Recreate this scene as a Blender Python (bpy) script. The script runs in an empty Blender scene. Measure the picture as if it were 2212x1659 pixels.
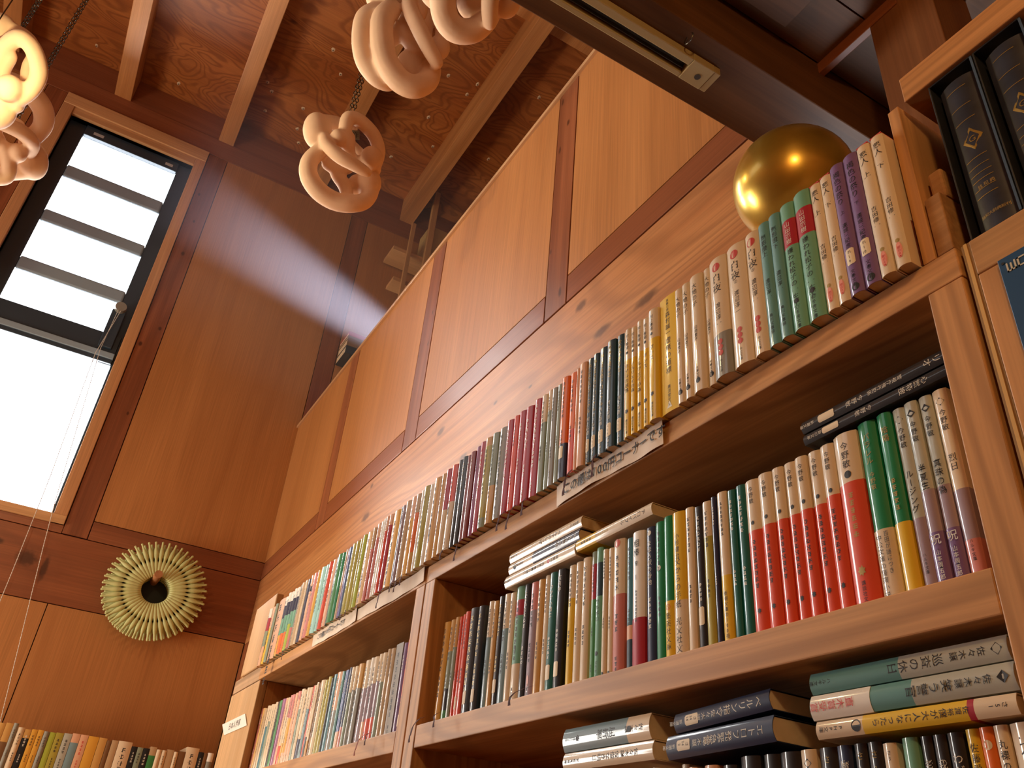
import bpy, bmesh, math, random
from mathutils import Vector, Matrix
random.seed(7)
C = bpy.context.scene.collection
PI = math.pi

# ------------------------------------------------------------------ camera
a, b, g = (math.radians(v) for v in (62.71299715, 121.93553712, 5.40846506))
cam_rot = Matrix.Rotation(a, 3, 'Z') @ Matrix.Rotation(b, 3, 'X') @ Matrix.Rotation(g, 3, 'Z')
cd = bpy.data.cameras.new('camera')
cam = bpy.data.objects.new('camera', cd)
C.objects.link(cam)
cam.matrix_world = Matrix.Translation((4.18, -0.51, 1.40)) @ cam_rot.to_4x4()
cd.sensor_fit = 'HORIZONTAL'
cd.sensor_width = 36.0
cd.lens = 36.0 * 1788.39 / 2212.0
cd.clip_start = 0.02
bpy.context.scene.camera = cam

# ------------------------------------------------------------------ world, lights, exposure
sc = bpy.context.scene
sc.view_settings.view_transform = 'Standard'
sc.view_settings.look = 'None'
sc.view_settings.exposure = 0.0
sc.view_settings.gamma = 1.0
sc.view_settings.use_curve_mapping = False
sc.cycles.max_bounces = 8
sc.cycles.diffuse_bounces = 5
sc.cycles.glossy_bounces = 4
sc.cycles.transparent_max_bounces = 12
sc.cycles.caustics_reflective = False
sc.cycles.caustics_refractive = False
sc.cycles.sample_clamp_indirect = 6.0
sc.cycles.use_denoising = True
sc.cycles.volume_bounces = 0
sc.cycles.volume_max_steps = 64
w = bpy.data.worlds.new('sky')
sc.world = w
w.use_nodes = True
bg = w.node_tree.nodes['Background']
bg.inputs[0].default_value = (0.86, 0.93, 1.0, 1)
bg.inputs[1].default_value = 5.0


def area(name, loc, direction, sx, sy, power, col, spread=PI):
    l = bpy.data.lights.new(name, 'AREA')
    l.shape = 'RECTANGLE'
    l.size, l.size_y = sx, sy
    l.energy = power
    l.color = col
    l.spread = spread
    o = bpy.data.objects.new(name, l)
    C.objects.link(o)
    o.location = loc
    o.rotation_euler = Vector(direction).to_track_quat('-Z', 'Y').to_euler()
    return o


# daylight behind the tall window and the assumed low one; the other three are added fill lamps
area('tall_window_daylight', (-0.22, -0.99, 3.88), (1, 0, 0), 0.74, 2.40, 120, (1.0, 0.96, 0.90))
area('assumed_low_daylight', (-0.16, -2.55, 1.75), (1, 0, 0), 1.5, 1.6, 190, (1.0, 0.92, 0.80))
area('rear_fill', (1.15, -3.6, 1.2), (0.1, 1, 0.0), 2.0, 1.7, 150, (1.0, 0.88, 0.70))  # added fill for the book fronts, no window in the rear wall
area('upper_fill', (1.8, -3.88, 4.0), (0, 1, -0.05), 2.2, 1.3, 14, (0.95, 0.97, 1.0))  # added fill for the partition and ceiling, no window behind it
area('far_fill', (5.58, -1.6, 4.0), (-1, 0.1, 0), 2.0, 1.2, 12, (1.0, 0.90, 0.75))  # added fill towards the window wall, no window in the far wall
# assumed unseen loft spot, no window there: makes the pale beam in dusty air
sl = bpy.data.lights.new('assumed_loft_spot', 'SPOT')
sl.energy = 5000
sl.color = (0.80, 0.80, 1.0)
sl.spot_size = math.radians(13)
sl.spot_blend = 0.8
sl.shadow_soft_size = 0.02
so = bpy.data.objects.new('assumed_loft_spot', sl)
C.objects.link(so)
so.location = (0.50, 1.646, 3.653)
so.rotation_euler = (Vector((0.50, -0.237, 4.234)) - Vector(so.location)).to_track_quat('-Z', 'Y').to_euler()
# assumed unseen ceiling bulb, warm, in the low part of the room, right of the camera
pl = bpy.data.lights.new('assumed_warm_bulb', 'POINT')
pl.energy = 18
pl.color = (1.0, 0.62, 0.26)
pl.shadow_soft_size = 0.06
po = bpy.data.objects.new('assumed_warm_bulb', pl)
C.objects.link(po)
po.location = (4.60, -0.80, 2.36)

# ------------------------------------------------------------------ materials
MATS = {}


def base_mat(name):
    m = bpy.data.materials.new(name)
    m.use_nodes = True
    return m, m.node_tree, m.node_tree.nodes['Principled BSDF']


def s2l(c):
    return tuple(((v / 255) / 12.92 if v / 255 <= 0.04045 else ((v / 255 + 0.055) / 1.055) ** 2.4) for v in c)


def plain(name, col, rough=0.5, metal=0.0, spec=0.5, coat=0.0, coat_rough=0.1, mottle=0.0, scale=40):
    if name in MATS:
        return MATS[name]
    m, nt, p = base_mat(name)
    p.inputs['Roughness'].default_value = rough
    p.inputs['Metallic'].default_value = metal
    p.inputs['Specular IOR Level'].default_value = spec
    p.inputs['Coat Weight'].default_value = coat
    p.inputs['Coat Roughness'].default_value = coat_rough
    c = (*col, 1)
    if mottle > 0:
        tc = nt.nodes.new('ShaderNodeTexCoord')
        n = nt.nodes.new('ShaderNodeTexNoise')
        n.inputs['Scale'].default_value = scale
        n.inputs['Detail'].default_value = 4
        r = nt.nodes.new('ShaderNodeValToRGB')
        r.color_ramp.elements[0].position = 0.3
        r.color_ramp.elements[1].position = 0.7
        r.color_ramp.elements[0].color = (*[v * (1 - mottle) for v in col], 1)
        r.color_ramp.elements[1].color = (*[min(1, v * (1 + mottle * 0.6)) for v in col], 1)
        nt.links.new(tc.outputs['Object'], n.inputs['Vector'])
        nt.links.new(n.outputs['Fac'], r.inputs['Fac'])
        nt.links.new(r.outputs['Color'], p.inputs['Base Color'])
    else:
        p.inputs['Base Color'].default_value = c
    MATS[name] = m
    return m


def wood(name, light, dark, axis, across=9.0, along=0.7, lines=0.0, line_freq=60.0, knots=0.0,
         knot_scale=2.2, rough=0.45, contrast=0.5, flame=0.0, offset=0.0, ring_scale=4.0, knot_list=()):
    """grain runs along the given axis ('x','y','z') of object space"""
    if name in MATS:
        return MATS[name]
    m, nt, p = base_mat(name)
    N, L = nt.nodes.new, nt.links.new
    p.inputs['Roughness'].default_value = rough
    p.inputs['Specular IOR Level'].default_value = 0.28
    tc = N('ShaderNodeTexCoord')

    def mapped(sa, sc_):
        mp = N('ShaderNodeMapping')
        s = [sc_, sc_, sc_]
        s['xyz'.index(axis)] = sa
        mp.inputs['Scale'].default_value = s
        mp.inputs['Location'].default_value = (offset, offset * 1.7, offset * 0.6)
        L(tc.outputs['Object'], mp.inputs['Vector'])
        return mp.outputs['Vector']

    n1 = N('ShaderNodeTexNoise')
    n1.inputs['Scale'].default_value = 1.0
    n1.inputs['Detail'].default_value = 5
    n1.inputs['Distortion'].default_value = 0.8
    L(mapped(along, across), n1.inputs['Vector'])
    r1 = N('ShaderNodeValToRGB')
    r1.color_ramp.elements[0].position = 0.5 - contrast * 0.35
    r1.color_ramp.elements[1].position = 0.5 + contrast * 0.35
    r1.color_ramp.elements[0].color = (*dark, 1)
    r1.color_ramp.elements[1].color = (*light, 1)
    L(n1.outputs['Fac'], r1.inputs['Fac'])
    col = r1.outputs['Color']
    # fine fibres
    n2 = N('ShaderNodeTexNoise')
    n2.inputs['Scale'].default_value = 1.0
    n2.inputs['Detail'].default_value = 3
    L(mapped(3.0, 220.0), n2.inputs['Vector'])
    mr = N('ShaderNodeMapRange')
    mr.inputs['From Min'].default_value = 0.3
    mr.inputs['From Max'].default_value = 0.7
    mr.inputs['To Min'].default_value = 0.84
    mr.inputs['To Max'].default_value = 1.08
    L(n2.outputs['Fac'], mr.inputs['Value'])
    mx = N('ShaderNodeMix')
    mx.data_type = 'RGBA'
    mx.blend_type = 'MULTIPLY'
    mx.inputs['Factor'].default_value = 1.0
    L(col, mx.inputs['A'])
    L(mr.outputs['Result'], mx.inputs['B'])
    col = mx.outputs['Result']

    def darken(col, fac_socket, c):
        q = N('ShaderNodeMix')
        q.data_type = 'RGBA'
        q.inputs['B'].default_value = (*c, 1)
        L(fac_socket, q.inputs['Factor'])
        L(col, q.inputs['A'])
        return q.outputs['Result']

    if lines > 0 or flame > 0:
        # growth rings: a slow noise field read as contour lines
        nr = N('ShaderNodeTexNoise')
        nr.inputs['Scale'].default_value = 1.0
        nr.inputs['Detail'].default_value = 1.5
        nr.inputs['Roughness'].default_value = 0.4
        nr.inputs['Distortion'].default_value = 0.35 + flame
        L(mapped(0.45 + flame * 2.2, ring_scale), nr.inputs['Vector'])
        mm = N('ShaderNodeMath')
        mm.operation = 'MULTIPLY'
        mm.inputs[1].default_value = line_freq
        L(nr.outputs['Fac'], mm.inputs[0])
        sn = N('ShaderNodeMath')
        sn.operation = 'SINE'
        L(mm.outputs[0], sn.inputs[0])
        r2 = N('ShaderNodeValToRGB')
        r2.color_ramp.elements[0].position = 0.45
        r2.color_ramp.elements[0].color = (0, 0, 0, 1)
        r2.color_ramp.elements[1].position = 1.0
        v = max(lines, flame)
        r2.color_ramp.elements[1].color = (min(v, 1), min(v, 1), min(v, 1), 1)
        mh = N('ShaderNodeMapRange')
        mh.inputs['From Min'].default_value = -1
        mh.inputs['From Max'].default_value = 1
        L(sn.outputs[0], mh.inputs['Value'])
        L(mh.outputs['Result'], r2.inputs['Fac'])
        col = darken(col, r2.outputs['Color'], [d * 0.62 for d in dark])
    if knots > 0:
        vo = N('ShaderNodeTexVoronoi')
        vo.inputs['Scale'].default_value = 1.0
        vo.inputs['Randomness'].default_value = 1.0
        L(mapped(knot_scale, knot_scale * 2.0), vo.inputs['Vector'])
        sep = N('ShaderNodeSeparateColor')
        L(vo.outputs['Color'], sep.inputs['Color'])
        gt = N('ShaderNodeMath')
        gt.operation = 'GREATER_THAN'
        gt.inputs[1].default_value = 1.0 - knots
        L(sep.outputs['Red'], gt.inputs[0])
        kr = N('ShaderNodeMapRange')
        kr.inputs['From Min'].default_value = 0.045
        kr.inputs['From Max'].default_value = 0.11
        kr.inputs['To Min'].default_value = 0.92
        kr.inputs['To Max'].default_value = 0.0
        L(vo.outputs['Distance'], kr.inputs['Value'])
        km = N('ShaderNodeMath')
        km.operation = 'MULTIPLY'
        L(gt.outputs[0], km.inputs[0])
        L(kr.outputs['Result'], km.inputs[1])
        col = darken(col, km.outputs[0], [d * 0.35 for d in dark])
    for (kx, ky, kz, ra, rb) in knot_list:      # single knots: a dark heart with a paler rim, drawn out along the grain
        mp = N('ShaderNodeMapping')
        s_ = [1 / rb] * 3
        s_['xyz'.index(axis)] = 1 / ra
        mp.inputs['Scale'].default_value = s_
        mp.inputs['Location'].default_value = (-kx * s_[0], -ky * s_[1], -kz * s_[2])
        L(tc.outputs['Object'], mp.inputs['Vector'])
        ad = N('ShaderNodeVectorMath')
        ad.operation = 'MULTIPLY_ADD'
        nz = N('ShaderNodeTexNoise')
        nz.inputs['Scale'].default_value = 60
        L(tc.outputs['Object'], nz.inputs['Vector'])
        ad.inputs[1].default_value = (0.5, 0.5, 0.5)
        L(nz.outputs['Color'], ad.inputs[0])
        L(mp.outputs['Vector'], ad.inputs[2])
        ln = N('ShaderNodeVectorMath')
        ln.operation = 'LENGTH'
        sb = N('ShaderNodeVectorMath')
        sb.operation = 'SUBTRACT'
        sb.inputs[1].default_value = (0.25, 0.25, 0.25)
        L(ad.outputs[0], sb.inputs[0])
        L(sb.outputs[0], ln.inputs[0])
        k2 = N('ShaderNodeMapRange')
        k2.interpolation_type = 'SMOOTHSTEP'
        k2.inputs['From Min'].default_value = 0.35
        k2.inputs['From Max'].default_value = 1.05
        k2.inputs['To Min'].default_value = 0.88
        k2.inputs['To Max'].default_value = 0.0
        L(ln.outputs['Value'], k2.inputs['Value'])
        col = darken(col, k2.outputs['Result'], [d * 0.30 for d in dark])
    L(col, p.inputs['Base Color'])
    bp = N('ShaderNodeBump')
    bp.inputs['Strength'].default_value = 0.08
    bp.inputs['Distance'].default_value = 0.002
    L(n2.outputs['Fac'], bp.inputs['Height'])
    L(bp.outputs['Normal'], p.inputs['Normal'])
    MATS[name] = m
    return m


PANEL_L, PANEL_D = (0.50, 0.215, 0.070), (0.37, 0.143, 0.042)
RED_L, RED_D = (0.33, 0.110, 0.045), (0.20, 0.060, 0.024)
CEIL_L, CEIL_D = (0.44, 0.150, 0.036), (0.27, 0.075, 0.016)
SHELF_L, SHELF_D = (0.66, 0.35, 0.145), (0.50, 0.235, 0.085)

W_PANEL = wood('plywood panel', PANEL_L, PANEL_D, 'z', across=5, along=0.5, contrast=0.75, rough=0.42)
W_STUD = wood('red cedar stud', RED_L, RED_D, 'z', across=16, along=0.6, lines=0.3, line_freq=60, rough=0.34,
             knot_list=[(2.70, .338, 3.50, .02, .009), (2.741, .338, 3.368, .018, .009), (2.703, .338, 3.284, .02, .008), (2.692, .338, 2.897, .012, .006), (2.754, .338, 2.721, .02, .01), (1.85, .338, 3.209, .014, .007), (1.854, .338, 3.067, .014, .006), (1.78, .338, 3.052, .01, .006), (.933, .338, 3.383, .014, .006), (.925, .338, 3.238, .014, .006),
                        (0, -.533, 4.372, .02, .012), (0, -.507, 3.855, .016, .011), (0, -.570, 3.731, .02, .012), (0, -.508, 3.327, .014, .008), (0, -.565, 4.819, .014, .009), (0, -.539, 4.617, .014, .008)])
W_TRIM_X = wood('red cedar rail along x', RED_L, RED_D, 'x', across=14, along=0.5, contrast=0.9, rough=0.30)
W_TRIM_Y = wood('red cedar rail along y', RED_L, RED_D, 'y', across=12, along=0.6, contrast=0.9, rough=0.36)
W_BEAM_X = wood('knotty pine beam', (0.56, 0.26, 0.10), (0.43, 0.17, 0.06), 'x', across=9, along=0.4, lines=0.42, line_freq=150, ring_scale=3.0, rough=0.36,
               knot_list=[(2.856, .338, 2.613, .030, .017), (2.945, .338, 2.487, .045, .016), (3.104, .338, 2.476, .05, .017), (2.091, .338, 2.604, .035, .016), (2.281, .338, 2.439, .03, .014), (1.507, .338, 2.512, .05, .02), (1.51, .338, 2.632, .02, .012), (2.449, .338, 2.537, .014, .007), (2.636, .338, 2.495, .012, .006)])
W_BEAM_Y = wood('dark knotty beam', (0.30, 0.095, 0.035), (0.21, 0.060, 0.022), 'y', across=9, along=0.5, lines=0.25, line_freq=110, ring_scale=3.0, rough=0.4,
               knot_list=[(0, -.687, 2.52, .055, .05), (0, -.82, 2.566, .03, .02), (0, -.605, 2.49, .018, .075), (0, .10, 2.49, .012, .008)])
W_CEIL = wood('ceiling plywood', CEIL_L, CEIL_D, 'y', across=6, along=1.0, flame=0.6, line_freq=95, knots=0.14, knot_scale=3.2, rough=0.5)
W_JOIST = wood('joist timber', (0.56, 0.25, 0.085), (0.42, 0.165, 0.05), 'x', across=14, along=0.5, lines=0.3, line_freq=30, knots=0.10, rough=0.45)
W_GIRDER = wood('girder timber', (0.17, 0.072, 0.026), (0.10, 0.040, 0.014), 'y', across=10, along=0.4, lines=0.35, line_freq=120, rough=0.5)
W_SHELF_X = wood('spruce board along x', SHELF_L, SHELF_D, 'x', across=10, along=0.5, lines=0.5, line_freq=170, ring_scale=5.0, rough=0.5)
W_SHELF_Z = wood('spruce board upright', SHELF_L, SHELF_D, 'z', across=10, along=0.5, lines=0.5, line_freq=170, ring_scale=5.0, rough=0.5)
W_END = wood('spruce end panel', (0.72, 0.47, 0.26), (0.62, 0.37, 0.18), 'z', across=9, along=0.4, lines=0.35, line_freq=24, rough=0.5)
W_BLOCK = wood('rough sawn offcut', (0.48, 0.25, 0.10), (0.34, 0.16, 0.06), 'x', across=60, along=20, rough=0.8)
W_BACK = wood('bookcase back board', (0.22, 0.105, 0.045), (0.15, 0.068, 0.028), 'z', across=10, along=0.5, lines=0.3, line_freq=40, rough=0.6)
W_FRAME = wood('window casing pine', (0.62, 0.33, 0.15), (0.50, 0.23, 0.095), 'z', across=12, along=0.5, lines=0.2, line_freq=30, rough=0.4)
W_FRAME_Y = wood('window head pine', (0.66, 0.37, 0.17), (0.54, 0.27, 0.11), 'y', across=14, along=0.5, lines=0.25, line_freq=30, rough=0.4)
W_LOFT = wood('pale loft shelf pine', (0.66, 0.36, 0.15), (0.55, 0.27, 0.10), 'y', across=9, along=0.5, lines=0.25, line_freq=26, rough=0.5)
W_LOFT_Z = wood('pale loft post pine', (0.56, 0.29, 0.11), (0.46, 0.22, 0.08), 'z', across=9, along=0.5, rough=0.5)
W_FLOOR = wood('floor boards', (0.42, 0.24, 0.11), (0.30, 0.16, 0.07), 'x', across=8, along=0.4, lines=0.3, rough=0.4)
W_CAP = wood('partition cap', (0.60, 0.36, 0.19), (0.50, 0.27, 0.13), 'x', across=14, along=0.5, knots=0.15, knot_scale=3, rough=0.22)
M_DARK = plain('dark groove backing', (0.035, 0.012, 0.006), 0.8)
M_ALU = plain('dark bronze aluminium', (0.038, 0.058, 0.085), 0.4, 0.3)
M_ALU2 = plain('grey louvre rail', (0.28, 0.37, 0.46), 0.45, 0.2)
M_STICK = plain('silver sticker', (0.45, 0.45, 0.45), 0.5)
M_BEIGE = plain('beige painted rail', s2l((176, 156, 112)), 0.4)
M_SLOT = plain('rail slot', (0.05, 0.042, 0.035), 0.6)
M_CORD = plain('beaded cord', (0.62, 0.58, 0.52), 0.5)
M_GOLD = plain('gold lacquer', (0.62, 0.40, 0.065), 0.30, 0.75, mottle=0.22, scale=16, coat=0.35, coat_rough=0.12)
M_CLAY = plain('bisque clay', (0.80, 0.55, 0.36), 0.75, mottle=0.10, scale=14)
M_CHAIN = plain('blackened chain', (0.10, 0.085, 0.06), 0.35, 0.9)
M_GREEN = plain('pale olive plastic', (0.53, 0.55, 0.24), 0.45, mottle=0.08, scale=30)
M_GREEND = plain('dark ring core', (0.012, 0.014, 0.010), 0.7)
M_PEG = plain('round wooden peg', (0.40, 0.17, 0.07), 0.5, mottle=0.2, scale=60)
M_PAPER = plain('cream paper strip', (0.80, 0.66, 0.52), 0.7, mottle=0.05)
M_WHITEP = plain('white paper label', (0.85, 0.80, 0.74), 0.7)
M_INK = plain('black ink', (0.018, 0.018, 0.022), 0.6)
M_RIB = plain('maroon ribbon', (0.085, 0.018, 0.022), 0.7)
M_RIBP = plain('faded red ribbon', (0.42, 0.13, 0.09), 0.7)
M_PAGES = plain('book pages', (0.60, 0.46, 0.29), 0.8, mottle=0.1, scale=90)
M_SIGN = plain('navy sign enamel', (0.012, 0.065, 0.16), 0.4)
M_SIGNT = plain('pale sign letters', (0.55, 0.53, 0.42), 0.5)
M_CARTON = plain('tan carton board', (0.52, 0.33, 0.12), 0.7, mottle=0.08)
M_PLY_A = plain('plywood ply dark', (0.30, 0.17, 0.06), 0.6)
M_PLY_B = plain('plywood ply light', (0.66, 0.40, 0.13), 0.6)

PAL = {  # letter: (word, linear colour)
    'W': ('white', (0.86, 0.83, 0.76)), 'C': ('cream', (0.74, 0.60, 0.42)), 'T': ('tan', (0.52, 0.36, 0.20)),
    'Y': ('yellow', (0.78, 0.50, 0.025)), 'O': ('ochre', (0.72, 0.38, 0.05)), 'Q': ('amber', (0.62, 0.35, 0.10)),
    'R': ('red', (0.72, 0.075, 0.028)), 'K': ('crimson', (0.42, 0.022, 0.045)), 'M': ('maroon', (0.26, 0.045, 0.040)),
    'P': ('purple', (0.19, 0.105, 0.27)), 'v': ('magenta', (0.32, 0.10, 0.24)), 'V': ('mauve', (0.34, 0.25, 0.30)),
    'B': ('black', (0.016, 0.016, 0.018)), 'N': ('navy', (0.018, 0.022, 0.065)), 'I': ('blue', (0.10, 0.16, 0.36)),
    'G': ('green', (0.05, 0.25, 0.07)), 'E': ('emerald', (0.008, 0.24, 0.10)), 'g': ('mint', (0.16, 0.40, 0.28)),
    'A': ('aqua', (0.36, 0.66, 0.62)), 't': ('teal', (0.12, 0.31, 0.30)), 'u': ('blue teal', (0.05, 0.20, 0.26)),
    'U': ('dark teal', (0.018, 0.062, 0.095)), 'S': ('sage', (0.26, 0.32, 0.24)), 'L': ('olive', (0.42, 0.36, 0.055)),
    'l': ('lime', (0.42, 0.50, 0.06)), 'D': ('grey', (0.27, 0.26, 0.22)), 'H': ('brown', (0.20, 0.10, 0.04)),
    'F': ('salmon', (0.76, 0.44, 0.28)), 'Z': ('pink', (0.62, 0.22, 0.20)), 'X': ('orange', (0.80, 0.17, 0.025)),
    'a': ('steel blue', (0.20, 0.32, 0.37)), 'b': ('deep blue', (0.014, 0.030, 0.085)), 'm': ('bottle green', (0.006, 0.13, 0.11)),
    'd': ('rose', (0.55, 0.17, 0.14)), 'e': ('silver', (0.46, 0.48, 0.42)), 'k': ('peach', (0.78, 0.50, 0.34)),
}


def cov(code):
    word, col = PAL[code]
    return plain(word + ' glossy jacket', col, 0.5, spec=0.3, coat=0.75, coat_rough=0.08)


def dull(code):
    word, col = PAL[code]
    return plain(word + ' matt paper', col, 0.65, spec=0.35)


# ------------------------------------------------------------------ mesh helpers
class MB:
    def __init__(s):
        s.v, s.f, s.m, s.mats = [], [], [], []

    def mi(s, mat):
        if mat not in s.mats:
            s.mats.append(mat)
        return s.mats.index(mat)

    def add(s, vs, fs, mat):
        o = len(s.v)
        k = s.mi(mat)
        s.v += [tuple(q) for q in vs]
        for f in fs:
            s.f.append([i + o for i in f])
            s.m.append(k)
        return s

    def box(s, x0, x1, y0, y1, z0, z1, mat):
        vs = [(x0, y0, z0), (x1, y0, z0), (x1, y1, z0), (x0, y1, z0), (x0, y0, z1), (x1, y0, z1), (x1, y1, z1), (x0, y1, z1)]
        fs = [(0, 3, 2, 1), (4, 5, 6, 7), (0, 1, 5, 4), (1, 2, 6, 5), (2, 3, 7, 6), (3, 0, 4, 7)]
        return s.add(vs, fs, mat)

    def cyl(s, p0, p1, r0, r1, mat, n=16, cap=True):
        p0, p1 = Vector(p0), Vector(p1)
        d = (p1 - p0).normalized()
        u = d.orthogonal().normalized()
        t = d.cross(u)
        vs, fs = [], []
        for p, r in ((p0, r0), (p1, r1)):
            for i in range(n):
                q = 2 * PI * i / n
                vs.append(p + u * (r * math.cos(q)) + t * (r * math.sin(q)))
        for i in range(n):
            j = (i + 1) % n
            fs.append((i, j, n + j, n + i))
        if cap:
            fs.append(tuple(range(n - 1, -1, -1)))
            fs.append(tuple(range(n, 2 * n)))
        return s.add(vs, fs, mat)

    def sphere(s, c, r, mat, nu=16, nv=10, sc_=(1, 1, 1)):
        c = Vector(c)
        vs = [c + Vector((0, 0, -r * sc_[2]))]
        for j in range(1, nv):
            th = PI * j / nv
            for i in range(nu):
                q = 2 * PI * i / nu
                vs.append(c + Vector((r * sc_[0] * math.sin(th) * math.cos(q), r * sc_[1] * math.sin(th) * math.sin(q), -r * sc_[2] * math.cos(th))))
        vs.append(c + Vector((0, 0, r * sc_[2])))
        fs = []
        for i in range(nu):
            fs.append((0, 1 + (i + 1) % nu, 1 + i))
        for j in range(nv - 2):
            for i in range(nu):
                p = 1 + j * nu
                fs.append((p + i, p + (i + 1) % nu, p + nu + (i + 1) % nu, p + nu + i))
        last = len(vs) - 1
        p = 1 + (nv - 2) * nu
        for i in range(nu):
            fs.append((p + i, p + (i + 1) % nu, last))
        return s.add(vs, fs, mat)

    def tube(s, pts, rad, mat, n=10, closed=False):
        pts = [Vector(p) for p in pts]
        m = len(pts)
        if not hasattr(rad, '__len__'):
            rad = [rad] * m
        vs, fs = [], []
        prev = None
        for k in range(m):
            d = (pts[(k + 1) % m] - pts[k - 1]) if closed else (pts[min(k + 1, m - 1)] - pts[max(k - 1, 0)])
            d.normalize()
            u = d.orthogonal().normalized() if prev is None else (prev - d * prev.dot(d)).normalized()
            prev = u
            t = d.cross(u)
            for i in range(n):
                q = 2 * PI * i / n
                vs.append(pts[k] + u * (rad[k] * math.cos(q)) + t * (rad[k] * math.sin(q)))
        for k in range(m if closed else m - 1):
            kk = (k + 1) % m
            for i in range(n):
                j = (i + 1) % n
                fs.append((k * n + i, k * n + j, kk * n + j, kk * n + i))
        if not closed:
            fs.append(tuple(range(n - 1, -1, -1)))
            fs.append(tuple(range((m - 1) * n, m * n)))
        return s.add(vs, fs, mat)

    def build(s, name, parent=None, smooth=False, bevel=0.0, seg=2, angle=35, link=True):
        me = bpy.data.meshes.new(name)
        me.from_pydata(s.v, [], s.f)
        for mt in s.mats:
            me.materials.append(mt)
        me.polygons.foreach_set('material_index', s.m)
        if smooth:
            me.polygons.foreach_set('use_smooth', [True] * len(s.f))
            try:
                me.set_sharp_from_angle(angle=math.radians(angle))
            except Exception:
                pass
        me.update()
        o = bpy.data.objects.new(name, me)
        if link:
            C.objects.link(o)
        if parent:
            o.parent = parent
        if bevel > 0:
            bv = o.modifiers.new('bevel', 'BEVEL')
            bv.width = bevel
            bv.segments = seg
            bv.limit_method = 'ANGLE'
        return o


def empty(name, loc=(0, 0, 0), rot=(0, 0, 0)):
    o = bpy.data.objects.new(name, None)
    o.empty_display_size = 0.05
    C.objects.link(o)
    o.location = loc
    o.rotation_euler = rot
    return o


def tag(o, label, cat, group=None):
    o['label'] = label
    o['category'] = cat
    if group:
        o['group'] = group
    return o


def struct(o):
    o['kind'] = 'structure'
    return o


def sbox(name, x0, x1, y0, y1, z0, z1, mat, bevel=0.0):
    return struct(MB().box(x0, x1, y0, y1, z0, z1, mat).build(name, bevel=bevel))


# ------------------------------------------------------------------ lettering
GLY = {}


def glyph(ch):
    if ch in GLY:
        return GLY[ch]
    cu = bpy.data.curves.new('glyph', 'FONT')
    cu.body = ch
    cu.size = 1.0
    cu.align_x = 'CENTER'
    cu.resolution_u = 2
    ob = bpy.data.objects.new('glyph', cu)
    C.objects.link(ob)
    bpy.context.view_layer.update()
    dg = bpy.context.evaluated_depsgraph_get()
    me = bpy.data.meshes.new_from_object(ob.evaluated_get(dg))
    vs = [(v.co.x, v.co.y - 0.36) for v in me.vertices]
    fs = [tuple(p.vertices) for p in me.polygons]
    bpy.data.objects.remove(ob)
    bpy.data.curves.remove(cu)
    bpy.data.meshes.remove(me)
    GLY[ch] = (vs, fs)
    return GLY[ch]


def put_text(mb, txt, x, ztop, size, mat, yfun, pitch=1.06, horizontal=False, wide=1.0):
    """vertical line of characters (or one horizontal line) on a surface y = yfun(x), facing -y"""
    k = 0
    for ch in txt:
        if ch == ' ':
            k += 0.5
            continue
        vs, fs = glyph(ch)
        if horizontal:
            pw_ = 0.62 if ord(ch) < 128 else 1.0
            cx, cz = x + (k + 0.5 * pw_) * size * pitch * wide, ztop
            k += pw_ - 1
        else:
            cx, cz = x, ztop - (k + 0.5) * size * pitch
        if ch in 'ー〜(（)）' and not horizontal:
            out = [(cx + vy * size * 0.9, cz - vx * size) for vx, vy in vs]
        else:
            out = [(cx + vx * size * wide, cz + vy * size) for vx, vy in vs]
        mb.add([(px, yfun(px), pz) for px, pz in out], fs, mat)
        k += 1


# ------------------------------------------------------------------ books
M_GOLDT = plain('gold foil lettering', (0.42, 0.29, 0.09), 0.45, 0.3)
INK = {'k': M_INK, 'w': plain('pale lettering', (0.72, 0.70, 0.62), 0.5), 'r': plain('red lettering', (0.62, 0.05, 0.04), 0.5), 'o': M_GOLDT}


def parse(spec):
    """'F33S60KW' -> [(0.33,'F'),(0.6,'S'),(1,'W')]"""
    out, c, num = [], None, ''
    for ch in spec:
        if ch.isdigit():
            num += ch
        else:
            if c:
                out.append((int(num) / 100, c))
            c, num = ch, ''
    out.append((1.0, c))
    return out


def profile(wd, dp, sag, off=0.0, n=7):
    pts = [(-off, dp)]
    for i in range(n + 1):
        t = -1 + 2 * i / n
        pts.append((wd / 2 + t * (wd / 2 + off), -sag * (1 - t * t) - off))
    pts.append((wd + off, dp))
    return pts


def wrap(mb, wd, dp, sag, z0, z1, mat, off, th=0.0005):
    """a U-shaped jacket: outer skin, inner skin, end caps"""
    po, pi = profile(wd, dp, sag, off), profile(wd, dp, sag, off - th)
    n = len(po)
    vs = [(x, y, z0) for x, y in po] + [(x, y, z1) for x, y in po] + [(x, y, z0) for x, y in pi] + [(x, y, z1) for x, y in pi]
    fs = []
    for i in range(n - 1):
        fs.append((i, i + 1, n + i + 1, n + i))
        fs.append((2 * n + i + 1, 2 * n + i, 3 * n + i, 3 * n + i + 1))
        fs.append((i + 1, i, 2 * n + i, 2 * n + i + 1))
        fs.append((n + i, n + i + 1, 3 * n + i + 1, 3 * n + i))
    fs.append((0, n, 3 * n, 2 * n))
    fs.append((n - 1, 3 * n - 1, 4 * n - 1, 2 * n - 1))
    mb.add(vs, fs, mat)


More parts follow.
